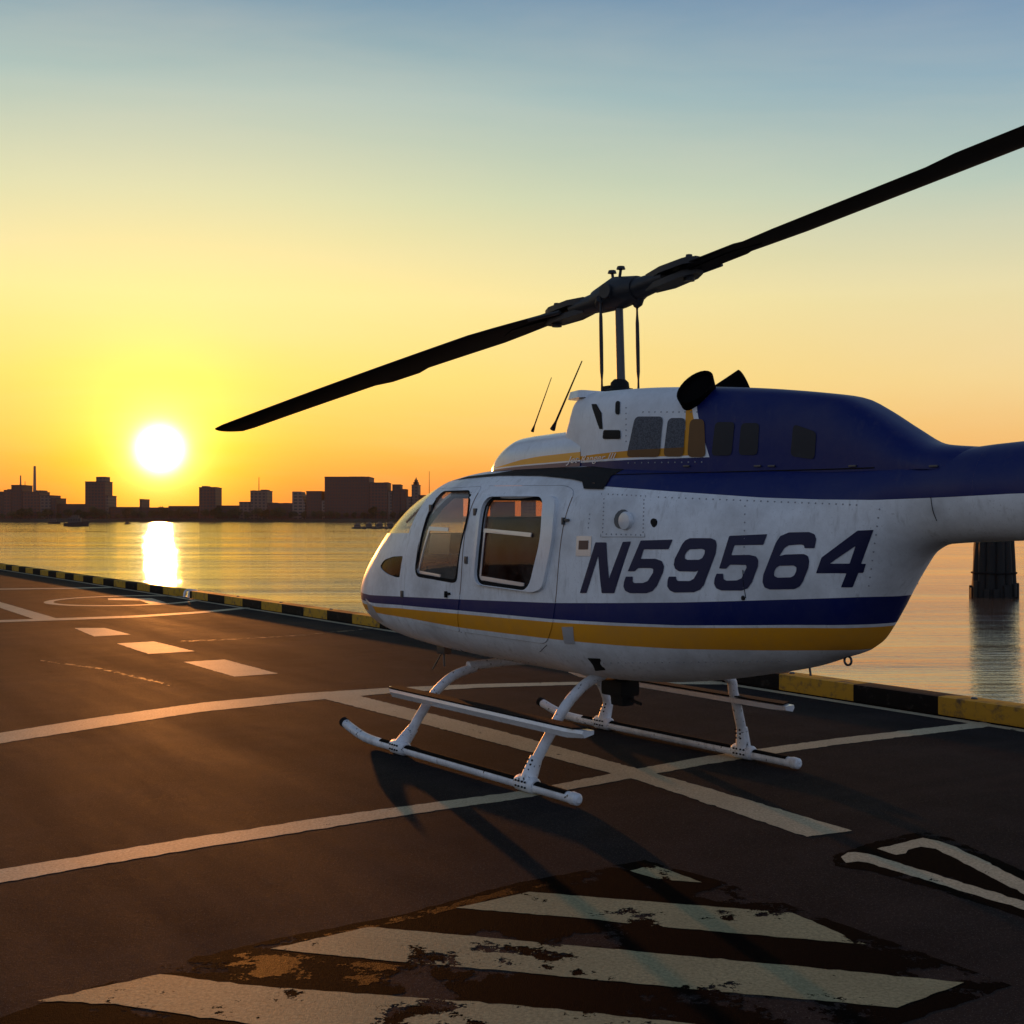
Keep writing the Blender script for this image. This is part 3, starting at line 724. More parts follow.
# landing gear
LG = .812; LGF = -.895; SR = .031
fs_, rs_ = 1.235, -.165
front = [on_s(*p, fs_) for p in [(403,748),(411,731),(419.6,716),(434.5,693),(453,676),(475,667)]]
rear = [on_s(*p, rs_) for p in [(525,788),(532.5,768),(549,736),(565.7,706),(585.6,684),(604,674)]]
print('front', [tuple(round(v,2) for v in p) for p in front], 'rear', [tuple(round(v,2) for v in p) for p in rear])
rear_far = [on_s(*p, rs_) for p in [(745,748),(742.5,735),(739,716),(733.5,693),(726,676)]]; print('rf', rear_far)
for P_, s_ in ((front, fs_), (rear, rs_)):
    a = P_[0].y
    half = [(s_, q.y, q.z) for q in P_]
    half = [(s_, LG, .05)]+half[1:]
    zt_ = half[-1][2]; inner = [(s_, .25, zt_+.012)]
    mir = [(q[0], -q[1]+ (LG+LGF), q[2]) for q in half][::-1]
    if P_ is front: mir = [(fs_, q.y, q.z) for q in [on_s(*p, fs_) for p in [(607.5,706),(604.5,692),(598,680),(588,672)]]][::-1]+[(fs_, LGF, .05)]
    if P_ is rear: mir = [(rs_, q.y, q.z) for q in rear_far[1:]][::-1]+[(rs_, LGF, .05)]
    bm = bmesh.new(); tube(bm, smooth_path(half+inner+[(s_, -.3, zt_+.012)]+mir, 5), [(.031,.031)]*((len(half)+len(mir)+2-1)*5+1), 16); ct = obj('cross_tube', bm, M['white_metal'], heli, 60)
    for l_, sg in ((LG, 1), (LGF, -1)):
        bm = bmesh.new(); q1 = Vector(half[1] if sg > 0 else mir[-2])
        c0 = Vector((s_, l_, .05)); dr = (q1-c0).normalized()
        tube(bm, [c0+dr*.0, c0+dr*.06, c0+dr*.15], [(.05,.046),(.045,.045),(.036,.036)], 14)
        tube(bm, [(s_-.085,l_,.042),(s_-.07,l_,.044),(s_+.07,l_,.044),(s_+.085,l_,.042)], [.036,.046,.046,.036], 16)
        obj('skid_saddle', bm, M['white_metal'], ct)
        for da, dz, dl in [(a_, b_, 0) for a_ in (-.055,-.02,.02,.055) for b_ in (.065,.035)]+[(a_, b_, 1) for a_ in (-.018,.018) for b_ in (.085,.115,.14)]:
            pz = Vector((s_+da*.8, l_+.044, dz)) if not dl else c0+dr*dz+Vector((da, .036, 0))
            bm = bmesh.new(); tube(bm, [pz, pz+Vector((0, .008, 0))], .006, 6); obj('bolt', bm, M['black'], ct)
toe = [on_l(x_, y_, LG) for x_, y_ in ((386,744.5),(374,741),(363,736),(352,728.5),(344,722))]; print('toe', toe); tipp = toe[-1]
for l_, sg in ((LG, 1), (LGF, -1)):
    end = -.60
    path = [(end+.01, l_, .038)]+[(end+.1+i*.2, l_, .038) for i in range(10)]+[(q.x, l_, max(.038, q.z)) for q in toe if q.x > 1.36]
    bm = bmesh.new(); pp = smooth_path(path, 4); tube(bm, pp, SR, 18); skid = obj('skid_tube', bm, M['white_metal'], heli, 60)
    bm = bmesh.new(); tube(bm, [(end+.03,l_,.038),(end+.02,l_,.038),(end-.02,l_,.038),(end-.035,l_,.038)], [SR+.003,SR+.005,SR+.002,SR*.55], 18); obj('end_cap', bm, M['white_metal'], skid)
    def strip(s0, s1, nm='tread_pad'):
        bm = bmesh.new(); v = []
        for i in range(9):
            a = -1.0+2.0*i/8; v.append((l_+math.sin(a)*(SR+.003), .038+math.cos(a)*(SR+.003)))
        A_ = [bm.verts.new((s0, *q)) for q in v]; B_ = [bm.verts.new((s1, *q)) for q in v]
        for i in range(8): bm.faces.new((A_[i], A_[i+1], B_[i+1], B_[i]))
        bmesh.ops.solidify(bm, geom=list(bm.faces), thickness=-.003); obj(nm, bm, M['rubber'], skid)
    strip(-.54, -.26); strip(-.07, 1.14); strip(1.33, 1.46)
    bm = bmesh.new(); Tv = Vector((tipp.x, l_, tipp.z)); Dv = (Tv-Vector((toe[-2].x, l_, toe[-2].z))).normalized(); tube(bm, [Tv-Dv*.03, Tv+Dv*.008, Tv+Dv*.02], [SR+.003,SR+.003,SR*.6], 16); obj('toe_cap', bm, M['rubber'], skid)
# boarding steps
s_a, s_b = on_l(386, 687, .76), on_l(590, 734.5, .80); s_b.x += .09
print('step', s_a, s_b)
for sg in (1, -1):
    off = 0 if sg > 0 else (LG+LGF)
    A_ = Vector((s_a.x, sg*.70+off, s_a.z)); B_ = Vector((s_b.x, sg*.70+off, s_b.z)); bm = bmesh.new(); bt = bmesh.new()
    d = (B_-A_); out = Vector((0, sg, 0))
    def prof(c_, k): return [c_+Vector((0,sg*.00,.0))*k, c_+out*.10*k+Vector((0,0,.004)), c_+out*.105*k+Vector((0,0,-.014)), c_+out*.085*k+Vector((0,0,-.048*k)), c_+Vector((0,0,-.030))*k]
    secs = [prof(A_-d*.00, .35), prof(A_+d*.06, 1), prof(A_+d*.94, 1), prof(B_, .75)]
    rings = [[bm.verts.new(v) for v in s] for s in secs]
    for i in range(3):
        for k in range(5): bm.faces.new((rings[i][k], rings[i][(k+1)%5], rings[i+1][(k+1)%5], rings[i+1][k]))
    bm.faces.new(rings[0]); bm.faces.new(rings[-1]); st = obj('boarding_step', bm, M['white'], heli, 30)
    q = [A_+d*.02+out*.005, A_+d*.05+out*.10, A_+d*.97+out*.10, B_-d*.01+out*.005]
    L1 = [bt.verts.new(v+Vector((0,0,.006))) for v in q]; L2 = [bt.verts.new(v+Vector((0,0,.014))) for v in q]
    bt.faces.new(L1); bt.faces.new(L2[::-1])
    for k in range(4): bt.faces.new((L1[k], L1[(k+1)%4], L2[(k+1)%4], L2[k]))
    obj('grip_tread', bt, M['rubber'], st)

# cabin interior
bm = bmesh.new()
box(bm, (.65,0,.80), (2.1,1.04,.03)); obj('cabin_floor', bm, M['cabin'], heli)
bm = bmesh.new(); box(bm, (-.42,0,1.25), (.04,1.10,.95)); obj('rear_bulkhead', bm, M['cabin'], heli)
bm = bmesh.new(); box(bm, (.62,0,1.12), (.06,.26,.7), bev=.02); obj('seat_divider', bm, M['cabin'], heli)
def seat(x, y, w, h=.68, zf=.88):
    bm = bmesh.new(); box(bm, (x,y,zf+.06), (.46,w,.12), bev=.03); box(bm, (x,y,zf-.08), (.40,w*.9,.16))
    R = Matrix.Rotation(math.radians(-10), 3, 'Y'); box(bm, (x-.27,y,zf+.08+h/2), (.10,w,h), bev=.035, rot=R); return bm
for y_ in (.30, -.30):
    st = obj('front_seat', seat(.95, y_, .46, .58), M['seat'], heli)
obj('rear_bench', seat(-.02, 0, 1.1, .62), M['seat'], heli)
bm = bmesh.new(); box(bm, (1.95,0,1.02), (.22,.46,.36), bev=.03); box(bm, (2.02,0,1.24), (.30,.52,.05), bev=.02); box(bm, (1.6,0,.82), (.6,.24,.18), bev=.02); obj('instrument_panel', bm, M['panel'], heli)
bm = bmesh.new(); tube(bm, smooth_path([(1.45,.30,.74),(1.42,.30,1.0),(1.38,.30,1.12),(1.40,.30,1.22)], 4), .014, 8); tube(bm, [(1.40,.30,1.18),(1.41,.30,1.28)], .02, 8); obj('cyclic_stick', bm, M['panel'], heli)
bm = bmesh.new(); box(bm, (1.62,.0,1.70), (.30,.16,.06), bev=.02); obj('overhead_console', bm, M['panel'], heli)
bm = bmesh.new(); box(bm, (2.12,0,1.0), (.05,.80,.5), bev=.02); box(bm, (2.25,0,.86), (.3,.7,.12), bev=.02); obj('nose_bulkhead', bm, M['panel'], heli)
for y_ in (.18, -.42):
    bm = bmesh.new(); tube(bm, smooth_path([(.80,y_,1.52),(.76,y_+.03,1.30),(.74,y_+.10,1.10),(.9,y_+.12,.98)], 5), [(.022,.004)]*16, 8); obj('seat_harness', bm, M['panel'], heli)
bm = bmesh.new(); prism(bm, [(1.62,.80),(1.60,1.30),(1.40,1.36),(1.22,1.30),(1.25,.80)], lambda p: (p[0], -.575, p[1]), lambda p: (p[0], -.56, p[1])); obj('door_trim', bm, M['tan'], heli)

t = NT('translucent_panel'); tl_ = t.node('ShaderNodeBsdfTranslucent'); tl_.inputs[0].default_value = (.85,.68,.48,1); t.base((.75,.6,.42), .7); mm = t.node('ShaderNodeMixShader'); mm.inputs[0].default_value = .6; t.l.new(t.b.outputs[0], mm.inputs[1]); t.l.new(tl_.outputs[0], mm.inputs[2]); t.l.new(mm.outputs[0], t.out.inputs[0])
qq = [on_l(*p, .0) for p in [(431,534),(450,534),(446,579),(425,574)]]; print('panel', [tuple(round(v,2) for v in q) for q in qq])
bm = bmesh.new(); A_ = [bm.verts.new(q) for q in qq]; B_ = [bm.verts.new(q+Vector((0,-.006,0))) for q in qq]; bm.faces.new(A_); bm.faces.new(B_[::-1])
for k in range(4): bm.faces.new((A_[k], A_[(k+1)%4], B_[(k+1)%4], B_[k]))
obj('added_bright_panel', bm, t.m, heli)  # invented translucent sheet, added to look sunlit through the front door window

# tail: stabiliser, fin, tail rotor
bm = bmesh.new()
for sg in (1, -1):
    q = [(-4.75,.12*sg),(-5.25,.12*sg),(-5.2,.98*sg),(-4.85,.98*sg)]
    A_ = [bm.verts.new((a, b, 1.68)) for a, b in q]; B_ = [bm.verts.new((a, b, 1.72)) for a, b in q]
    bm.faces.new(A_); bm.faces.new(B_[::-1])
    for k in range(4): bm.faces.new((A_[k], A_[(k+1)%4], B_[(k+1)%4], B_[k]))
obj('stabiliser', bm, M['white'], heli)
bm = bmesh.new(); prism(bm, [(-6.3,1.85),(-6.9,2.75),(-7.15,2.75),(-7.0,1.8),(-7.0,1.5),(-7.1,.95),(-6.9,.95),(-6.35,1.6)], lambda p: (p[0],.015,p[1]), lambda p: (p[0],-.015,p[1])); obj('tail_fin', bm, M.setdefault('navy', simple('navy_paint', NAVY, .3)), heli)
bm = bmesh.new(); tube(bm, [(-6.75,.05,1.85),(-6.75,.22,1.85)], .04, 12); box(bm, (-6.75,.2,1.85), (.11,.012,1.6), bev=.004, rot=Matrix.Rotation(.5, 3, 'Y')); obj('tail_rotor', bm, M['blade'], heli)

# ================================================================== SETTING
WATER_Z = -2.2
# the quay edge: a straight line on the ground, X as a function of Y
def quay_x(y): return 3.78-.6555*(y-9.46)
qd = Vector((-.6555, 1)).normalized(); qn = Vector((qd.y, -qd.x))          # along the quay; towards the water
def qp(y, off=0.0): return Vector((quay_x(y), y))+qn*off
q_ang = math.atan2(qd.y, qd.x)

# --- deck
t = NT('deck_asphalt')
co = t.tc.outputs['Object']
n_big = t.noise(.35, 5, .6); n_mid = t.noise(2.2, 6, .6); n_fine = t.noise(60, 6, .7); n_grit = t.noise(240, 3, .6); n_co = t.noise(18, 6, .7)
col = t.mix(n_big, (.012,.0115,.012), (.023,.021,.021))
col = t.mix(t.math('MULTIPLY', t.ramp(n_mid, [(.45, 0.0), (.7, 1.0)]), .5), col, (.036,.031,.030))
col = t.mix(t.math('MULTIPLY', t.ramp(n_co, [(.5, 0.0), (.72, 1.0)]), .4), col, (.034,.031,.030))
col = t.mix(t.math('MULTIPLY', t.ramp(n_fine, [(.52, 0.0), (.72, 1.0)]), .6), col, (.085,.068,.060))
col = t.mix(t.math('MULTIPLY', t.ramp(n_fine, [(.28, 1.0), (.42, 0.0)]), .6), col, (.012,.011,.011))
rot = t.node('ShaderNodeMapping'); rot.inputs['Rotation'].default_value = (0, 0, -q_ang); t.l.new(co, rot.inputs['Vector'])
streak = t.noise(1.0, 6, .62, coord=rot.outputs[0], sc=(.25, 1.6, 1)); streak2 = t.noise(.7, 6, .62, coord=rot.outputs[0], sc=(1.8, .14, 1))
col = t.mix(t.math('MULTIPLY', t.ramp(streak, [(.5, 0.0), (.66, 1.0)]), .55), col, (.016,.013,.013))
col = t.mix(t.math('MULTIPLY', t.ramp(streak2, [(.5, 0.0), (.66, 1.0)]), .40), col, (.048,.037,.032))
vor = t.node('ShaderNodeTexVoronoi', feature='DISTANCE_TO_EDGE'); vor.inputs['Scale'].default_value = .55
wp = t.node('ShaderNodeVectorMath', operation='ADD'); nv_ = t.node('ShaderNodeTexNoise'); nv_.inputs['Scale'].default_value = 1.6; nv_.inputs['Detail'].default_value = 6; t.l.new(co, nv_.inputs['Vector'])
sc_ = t.node('ShaderNodeVectorMath', operation='SCALE'); t.l.new(nv_.outputs['Color'], sc_.inputs[0]); sc_.inputs['Scale'].default_value = .9; t.l.new(co, wp.inputs[0]); t.l.new(sc_.outputs[0], wp.inputs[1]); t.l.new(wp.outputs[0], vor.inputs['Vector'])
crack = t.math('MULTIPLY', t.ramp(vor.outputs['Distance'], [(0.0, 1.0), (.006, 0.0)]), t.ramp(t.noise(.8, 3), [(.50, 0.0), (.60, 1.0)]))
grit = t.ramp(t.noise(150, 2, .5), [(.62, 0.0), (.68, 1.0)]); col = t.mix(t.math('MULTIPLY', grit, .5), col, (.15,.14,.13))
spot = t.ramp(t.noise(4.2, 3, .5), [(.70, 0.0), (.75, 1.0)]); col = t.mix(t.math('MULTIPLY', spot, .7), col, (.010,.009,.009))
rg = t.math('ADD', t.ramp(streak, [(.35, .66), (.65, .76)]), t.math('MULTIPLY', n_co, .14))
t.base(col, rg, spec=.007)
h = t.math('SUBTRACT', t.math('ADD', t.math('MULTIPLY', n_fine, .6), t.math('MULTIPLY', n_grit, .5)), 0.0)
t.l.new(t.bump(h, .6, .006, t.bump(n_mid, .15, .03)), t.b.inputs['Normal'])
M['deck'] = t.m
bm = bmesh.new()
a, b = qp(-25, .02), qp(150, .02); c_, d_ = b-qn*90, a-qn*90
top = [bm.verts.new((v.x, v.y, 0)) for v in (a, b, c_, d_)]; low = [bm.verts.new((v.x, v.y, -.55)) for v in (a, b, c_, d_)]
bm.faces.new(top)
for k in range(4): bm.faces.new((top[k], low[k], low[(k+1)%4], top[(k+1)%4]))
tag(obj('pier_deck', bm, M['deck'], smooth=0), kind='structure')

# --- markings: worn paint sheets lying on the deck
def worn(name, col, lo, hi, scale=5, rough=.6, dark=.5, bump=.5, spec=.02):
    t = NT(name); n = t.noise(scale, 8, .68); fine = t.noise(70, 5, .7); blot = t.noise(1.7, 5, .6)
    k = t.math('ADD', n, t.math('MULTIPLY', t.math('SUBTRACT', fine, .5), .16))
    keep = t.math('GREATER_THAN', k, t.math('ADD', lo, t.math('MULTIPLY', t.math('SUBTRACT', blot, .5), hi)))
    c = t.mix(t.ramp(fine, [(.35, 0.0), (.7, 1.0)]), tuple(v*dark for v in col), col)
    c = t.mix(t.math('MULTIPLY', t.ramp(t.noise(3, 6, .6), [(.4, 0.0), (.75, 1.0)]), .4), c, tuple(v*.45 for v in col))
    t.base(c, rough, spec=spec); t.l.new(t.bump(t.math('ADD', fine, t.noise(230, 3)), bump, .005), t.b.inputs['Normal'])
    tr_ = t.node('ShaderNodeBsdfTransparent'); mx = t.node('ShaderNodeMixShader'); t.l.new(keep, mx.inputs[0]); t.l.new(tr_.outputs[0], mx.inputs[1]); t.l.new(t.b.outputs[0], mx.inputs[2]); t.l.new(mx.outputs[0], t.out.inputs[0]); return t.m
M['line'] = worn('worn_line_paint', (.62,.54,.36), .34, .16, 6)
M['bar'] = worn('peeling_bar_paint', (.40,.38,.22), .425, .34, 2.6)
M['blackpaint'] = worn('peeling_black_paint', (.006,.005,.005), .43, .36, 1.9, rough=.75, bump=.9, spec=.003)
M['bitumen'] = worn('painted_glint_bitumen', (.035,.012,.008), .53, .3, 5.5, rough=.55, bump=1.0, spec=.006, dark=.12)  # rough bitumen; reddish speckled colour paints the glint of the low sun
M['faint'] = worn('faint_line_paint', (.20,.15,.10), .50, .2, 9)
def flat(name, poly_px, z, mat, jag=.0, ground=False):
    pts = [Vector(gp(*p)) if not ground else Vector(p) for p in poly_px]
    if jag:
        out = []
        for i in range(len(pts)):
            a, b = pts[i], pts[(i+1)%len(pts)]; L = (b-a).length; n = max(1, int(L/.035)); nn = Vector((-(b-a).y, (b-a).x)).normalized() if L else Vector((0,0))
            for k in range(n):
                w = 0 if k == 0 else random.gauss(0, jag)+(random.random() < .06)*random.uniform(-2, 2)*jag
                out.append(a.lerp(b, k/n)+nn*w)
        pts = out
    vs, _, fs, *_ = geometry.delaunay_2d_cdt([Vector((p.x, p.y)) for p in pts], [(i, (i+1)%len(pts)) for i in range(len(pts))], [], 1, 1e-5)
    bm = bmesh.new(); V = [bm.verts.new((v.x, v.y, z)) for v in vs]
    for f in fs:
        try: bm.faces.new([V[i] for i in f])
        except ValueError: pass
    for f in bm.faces:
        f.normal_update()
        if f.normal.z < 0: f.normal_flip()
    return obj(name, bm, mat, None, 0, recalc=False)
def marking(poly, mat='line', z=.0012, jag=.004, name='painted_marking'): return tag(flat(name, poly, z, M[mat], jag), kind='structure')
def strip_px(up, lo): return up+lo[::-1]
marking(strip_px([(-60,741),(0,733),(100,717),(200,703),(300,693.5),(387,688),(480,684),(570,682),(650,681.3),(722,681.5)], [(-60,752),(0,743.5),(100,727.5),(200,712),(300,701.5),(387,693.5),(480,687.7),(570,685),(650,684),(722,684.5)]), name='landing_circle_line')
marking(strip_px([(-80,880),(0,869.5),(100,853),(200,836.5),(320,818),(400,807),(527,790.5),(620,772),(700,757.5),(780,746),(840,738),(985,721.5)], [(-80,896),(0,883),(100,865),(200,848),(320,829),(400,816),(527,797.5),(620,780.5),(700,765.5),(780,753),(840,744.5),(995,726)]), name='pad_edge_line')
marking([(318,697.5),(347,693),(500,731),(700,786),(852,831),(807,837),(640,781),(480,739),(400,718)], z=.0018, name='pad_cross_line')
for q in ([(74,628),(105,628),(131,634.5),(94,636.5)], [(117,643.5),(154,641.5),(194.5,651.3),(148.4,654)], [(183.6,662),(224.6,659.5),(278,673.6),(234.4,676.7)]): marking(q, name='dash_marking')
marking([(-30,594.5),(0,602),(60.5,619.5),(38,620.5),(0,607.8),(-30,599)], name='pad_cross_line')
marking(strip_px([(-40,620.5),(0,620.2),(60,618.2),(137,615.5),(200,611.5),(250,607)], [(-40,622.8),(0,622.3),(60,620.4),(137,617.5),(200,613.3),(250,608.3)]), z=.0018, name='pad_edge_line')
marking(strip_px([(-40,589),(0,588.7),(60,588),(112,587)], [(-40,590),(0,589.6),(60,588.9),(112,587.8)]), name='pad_edge_line')
marking(strip_px([(181,640.8),(240,638.5),(300,635),(380,627)], [(181,642),(240,639.6),(300,636),(380,628)]), 'faint', name='faint_line')
marking(strip_px([(40,660),(100,668),(170,684)], [(40,661),(100,669.5),(170,686)]), 'faint', name='faint_line')
# distant landing circle with its numeral
cxg, cyg = gp(125, 600.4)
ring = [(cxg+1.38*math.cos(a)*1.0, cyg+1.38*math.sin(a)) for a in [i*math.pi/24 for i in range(49)]]
bm = bmesh.new(); A_ = [bm.verts.new((cxg+1.40*math.cos(i*math.pi/32), cyg+1.55*math.sin(i*math.pi/32), .0012)) for i in range(64)]; B_ = [bm.verts.new((cxg+1.24*math.cos(i*math.pi/32), cyg+1.33*math.sin(i*math.pi/32), .0012)) for i in range(64)]
for i in range(64): bm.faces.new((A_[i], A_[(i+1)%64], B_[(i+1)%64], B_[i]))
tag(obj('pad_circle', bm, M['line'], smooth=0), kind='structure')
marking([(108,598.3),(152,598.3),(166,602.6),(150,604),(140,600.4),(108,600)], name='pad_numeral')
# foreground triangle
blk = [(645,860),(720,881),(800,909),(900,945),(1012,985.5),(960,1004),(900,1024),(800,1062),(500,1100),(-60,1100),(-60,1040),(40,1004),(160,966),(270,940),(400,915),(520,882)]
marking(blk, 'blackpaint', .0006, .004, 'black_triangle')
marking([(190,968),(240,954),(300,940),(400,917),(520,886),(600,870),(529,891),(455,909),(400,922),(372,928),(268,950),(330,958),(420,967),(380,985),(270,984),(215,976)], 'bitumen', .0009, .006, 'bitumen_strip')
marking([(630,870.8),(655,865.5),(702,882.5),(660,880)], 'bar', jag=.003, name='triangle_bar')
marking([(455.7,908),(529,892),(677,904),(792,913),(866,944.5),(662,927),(575.8,917.6)], 'bar', jag=.0025, name='triangle_bar')
marking([(270,949),(370,927.3),(512,940),(700,957.5),(964,982.5),(897,1008),(700,990),(512,971.5),(400,962)], 'bar', jag=.0025, name='triangle_bar')
marking([(37.5,1001),(160,974.5),(270,987.5),(512,1005),(700,1025),(860,1044),(700,1080),(512,1058),(300,1032),(180,1014),(115,1004)], 'bar', jag=.004, name='triangle_bar')
marking([(-60,1060),(60,1030),(300,1060),(500,1085),(400,1100),(-60,1100)], 'bar', jag=.004, name='triangle_bar')
# the numeral by the pad with its black ground
n_lo = [(841,857),(848,852.6),(856,852.3),(868,854),(1024,901.5),(1075,918),(1064,925),(1017.6,908),(868,862.8),(858,861.5),(846,863)]
n_up = [(877,848.8),(900,843.5),(922.8,838),(938,841),(951,845.5),(985,861),(1024,881),(1080,909),(1075,917),(1010,887.5),(970,866),(936,849),(921,846.8),(908,850),(905.8,853.5),(896,855)]
marking([(832,856),(880,840),(924,831),(950,838),(1030,874),(1090,905),(1110,925),(1060,932),(1015,915),(930,888),(868,871),(835,866)], 'blackpaint', .0006, .004, 'black_patch')
marking(n_lo, 'line', jag=.004, name='pad_numeral'); marking(n_up, 'line', jag=.004, name='pad_numeral')
# cracked bitumen edge beside the triangle, sun glint put into its reddish colour
# pale concrete strip along the foot of the rail
bm = bmesh.new(); V = [qp(-25, -.17), qp(-25, -.27), qp(150, -.27), qp(150, -.17)]
bm.faces.new([bm.verts.new((v.x, v.y, .0007)) for v in V]); tag(obj('edge_line', bm, M['line'], smooth=0), kind='structure')

# --- bull rails: timber beams with black and yellow bands
t = NT('banded_rail'); X, Yc, Z = t.xyz(t.tc.outputs['Object'])
per = .712*math.sqrt(1+.6555**2)
ph = t.math('FRACT', t.math('ADD', t.math('DIVIDE', t.math('ADD', X, .16), 2*per), 100.0))
bandf = t.math('LESS_THAN', ph, .5)
nb = t.noise(9, 6, .65); nb2 = t.noise(2.0, 5, .6)
yel = t.mix(t.ramp(nb, [(.5, 0.0), (.66, 1.0)]), (.46,.26,.03), (.13,.09,.05)); blk_ = t.mix(t.ramp(nb, [(.55, 0.0), (.7, 1.0)]), (.007,.006,.006), (.04,.035,.03))
t.base(t.mix(bandf, yel, blk_), .8, spec=.1); t.l.new(t.bump(t.noise(25, 5, .6, sc=(.2,1,1)), .5, .01), t.b.inputs['Normal']); M['rail'] = t.m
y_ref = 11.55                                    # a yellow band starts here, towards the camera
def rail(y0, y1, label, name='bull_rail'):
    p0 = qp(y_ref, -.05); L0 = (y0-y_ref)/qd.y; L1 = (y1-y_ref)/qd.y
    bm = bmesh.new(); Lc, Ls = (L0+L1)/2, abs(L1-L0)
    m = bmesh.ops.create_cube(bm, size=1, matrix=Matrix.Translation((Lc, 0, .079)) @ Matrix.Diagonal((Ls, .22, .142, 1)))
    bmesh.ops.bevel(bm, geom=list(bm.edges), offset=.012, segments=2, profile=.6, affect='EDGES')
    n_b = int(Ls/1.9)
    o = obj(name, bm, M['rail'], None, 30); o.location = (p0.x, p0.y, 0); o.rotation_euler = (0, 0, q_ang)
    tag(o, label, 'kerb rail', 'banded bull rails along the quay edge')
    if y1 < 0:
        bmesh_ = bmesh.new(); lathe(bmesh_, [(.028,0),(.028,.008),(.016,.016)], (0,0,0), 10); bme = bpy.data.meshes.new('bolt'); bmesh_.to_mesh(bme); bmesh_.free(); bme.materials.append(M['steel'])
        for i in range(n_b):
            b_ = bpy.data.objects.new('bolt', bme); COL.objects.link(b_); b_.parent = o; b_.location = (min(L0, L1)+.5+i*1.9, 0, .149)
    return o
rail(24.35, -24, 'black and yellow banded timber rail running from the quay gap behind the helicopter')
rail(25.0, 148, 'banded timber rail beyond the quay gap, fading off to the left under the sun')
# ladder top in the gap
c0 = qp(24.7, .05); lad = empty('quay_ladder', (c0.x, c0.y, 0), q_ang); tag(lad, 'small steel ladder head standing in the gap between the two banded rails', 'ladder')
for x_ in (-.12, .12):
    bm = bmesh.new(); tube(bm, smooth_path([(x_,-.10,-2.4),(x_,-.10,-.2),(x_,-.10,.05),(x_,-.02,.13),(x_,.10,.12),(x_,.13,.0)], 4), .022, 8); obj('stile', bm, M['alu'], lad)
for i in range(8):
    bm = bmesh.new(); tube(bm, [(-.12,-.10,.02-.28*i),(.12,-.10,.02-.28*i)], .014, 8); obj('rung', bm, M['alu'], lad)

# --- water
t = NT('harbour_water'); geo = t.node('ShaderNodeNewGeometry')
P_ = geo.outputs['Position']
w1 = t.noise(2.2, 5, .62, coord=P_, sc=(.5, 1.5, 1)); w2 = t.noise(.22, 4, .55, coord=P_, sc=(.5, 1.7, 1)); w3 = t.noise(9, 3, .5, coord=P_, sc=(.7,1.2,1))
h = t.math('ADD', t.math('MULTIPLY', w1, .17), t.math('ADD', t.math('MULTIPLY', w2, .35), t.math('MULTIPLY', w3, .045)))
patch_ = t.ramp(t.noise(.010, 6, .65, coord=P_, sc=(.22, 2.4, 1)), [(.36, .30), (.50, .75), (.62, 1.25)]); patch2 = t.ramp(t.noise(.09, 5, .6, coord=P_, sc=(.25, 1.6, 1)), [(.38, .45), (.62, 1.2)])
h = t.math('MULTIPLY', h, t.math('MULTIPLY', patch_, patch2))
calm = t.ramp(t.noise(.012, 4, .6, coord=P_, sc=(.35, 2.2, 1)), [(.35, .02), (.65, .05)])
t.base((.13,.075,.045), calm, spec=.5); t.b.inputs['IOR'].default_value = 2.5; t.b.inputs['Specular Tint'].default_value = (1, .88, .74, 1)
t.l.new(t.bump(h, .75, .4), t.b.inputs['Normal']); M['water'] = t.m
bm = bmesh.new(); W = 4000
bm.faces.new([bm.verts.new(v) for v in ((-W,-W,WATER_Z),(W,-W,WATER_Z),(W,W,WATER_Z),(-W,W,WATER_Z))]); tag(obj('water', bm, M['water'], smooth=0), kind='structure')
# pier underside: piles carrying the quay
M['timber'] = simple('tarred_timber', (.005,.004,.0035), .8, bump=.8, bscale=14, var=.5)
for i in range(16):
    p = qp(8+i*3.2, -.35); bm = bmesh.new(); tube(bm, [(0,0,-2.6),(0,0,-.56)], .2, 12); o = obj('pier_pile', bm, M['timber'], None, 40, loc=(p.x, p.y, 0)); 
    tag(o, 'dark round timber pile under the quay edge, hidden below the banded rail', 'pile', 'piles under the quay edge')

# --- mooring dolphin in the water
D_ = 3.73*F_PX/(597-HY); dx_ = (994-CX)/F_PX*D_
dol = empty('mooring_dolphin', (dx_, D_, WATER_Z)); tag(dol, 'black cluster of timber piles standing alone in the water right of the helicopter belly', 'mooring piles')
R1 = .80
for i in range(13):
    a = 2*math.pi*i/12 if i < 12 else 0; r = R1 if i < 12 else 0; top_ = 4.4+random.uniform(-.25,.25)
    bm = bmesh.new(); r0 = .25
    pts = []
    for k in range(9):
        f_ = k/8; z_ = -1+f_*(top_+1); rr = r*(.74+.26*(1-max(0, z_)/top_)) if r else 0
        pts.append((math.cos(a)*rr+random.uniform(-.015,.015), math.sin(a)*rr+random.uniform(-.015,.015), z_))
    tube(bm, pts, [r0*(1-.15*k/8)*random.uniform(.96,1.04) for k in range(9)], 10); obj('pile', bm, M['timber'], dol, 50)
bm = bmesh.new()
for z_ in (1.15, 3.5, 3.6): tube(bm, [(math.cos(i*.2618)*1.06*(1-.05*z_), math.sin(i*.2618)*1.06*(1-.05*z_), z_) for i in range(25)], .045, 6)
obj('wire_wrap', bm, M['rubber'], dol)
for i in range(14):
    a = i*.449+random.uniform(-.1,.1); bm = bmesh.new(); z_ = random.uniform(.1, .35); box(bm, (math.cos(a)*1.03, math.sin(a)*1.03, z_), (.16,.26,random.uniform(.5,.9)), rz=a, bev=.04); obj('fender_timber', bm, M['timber'], dol)

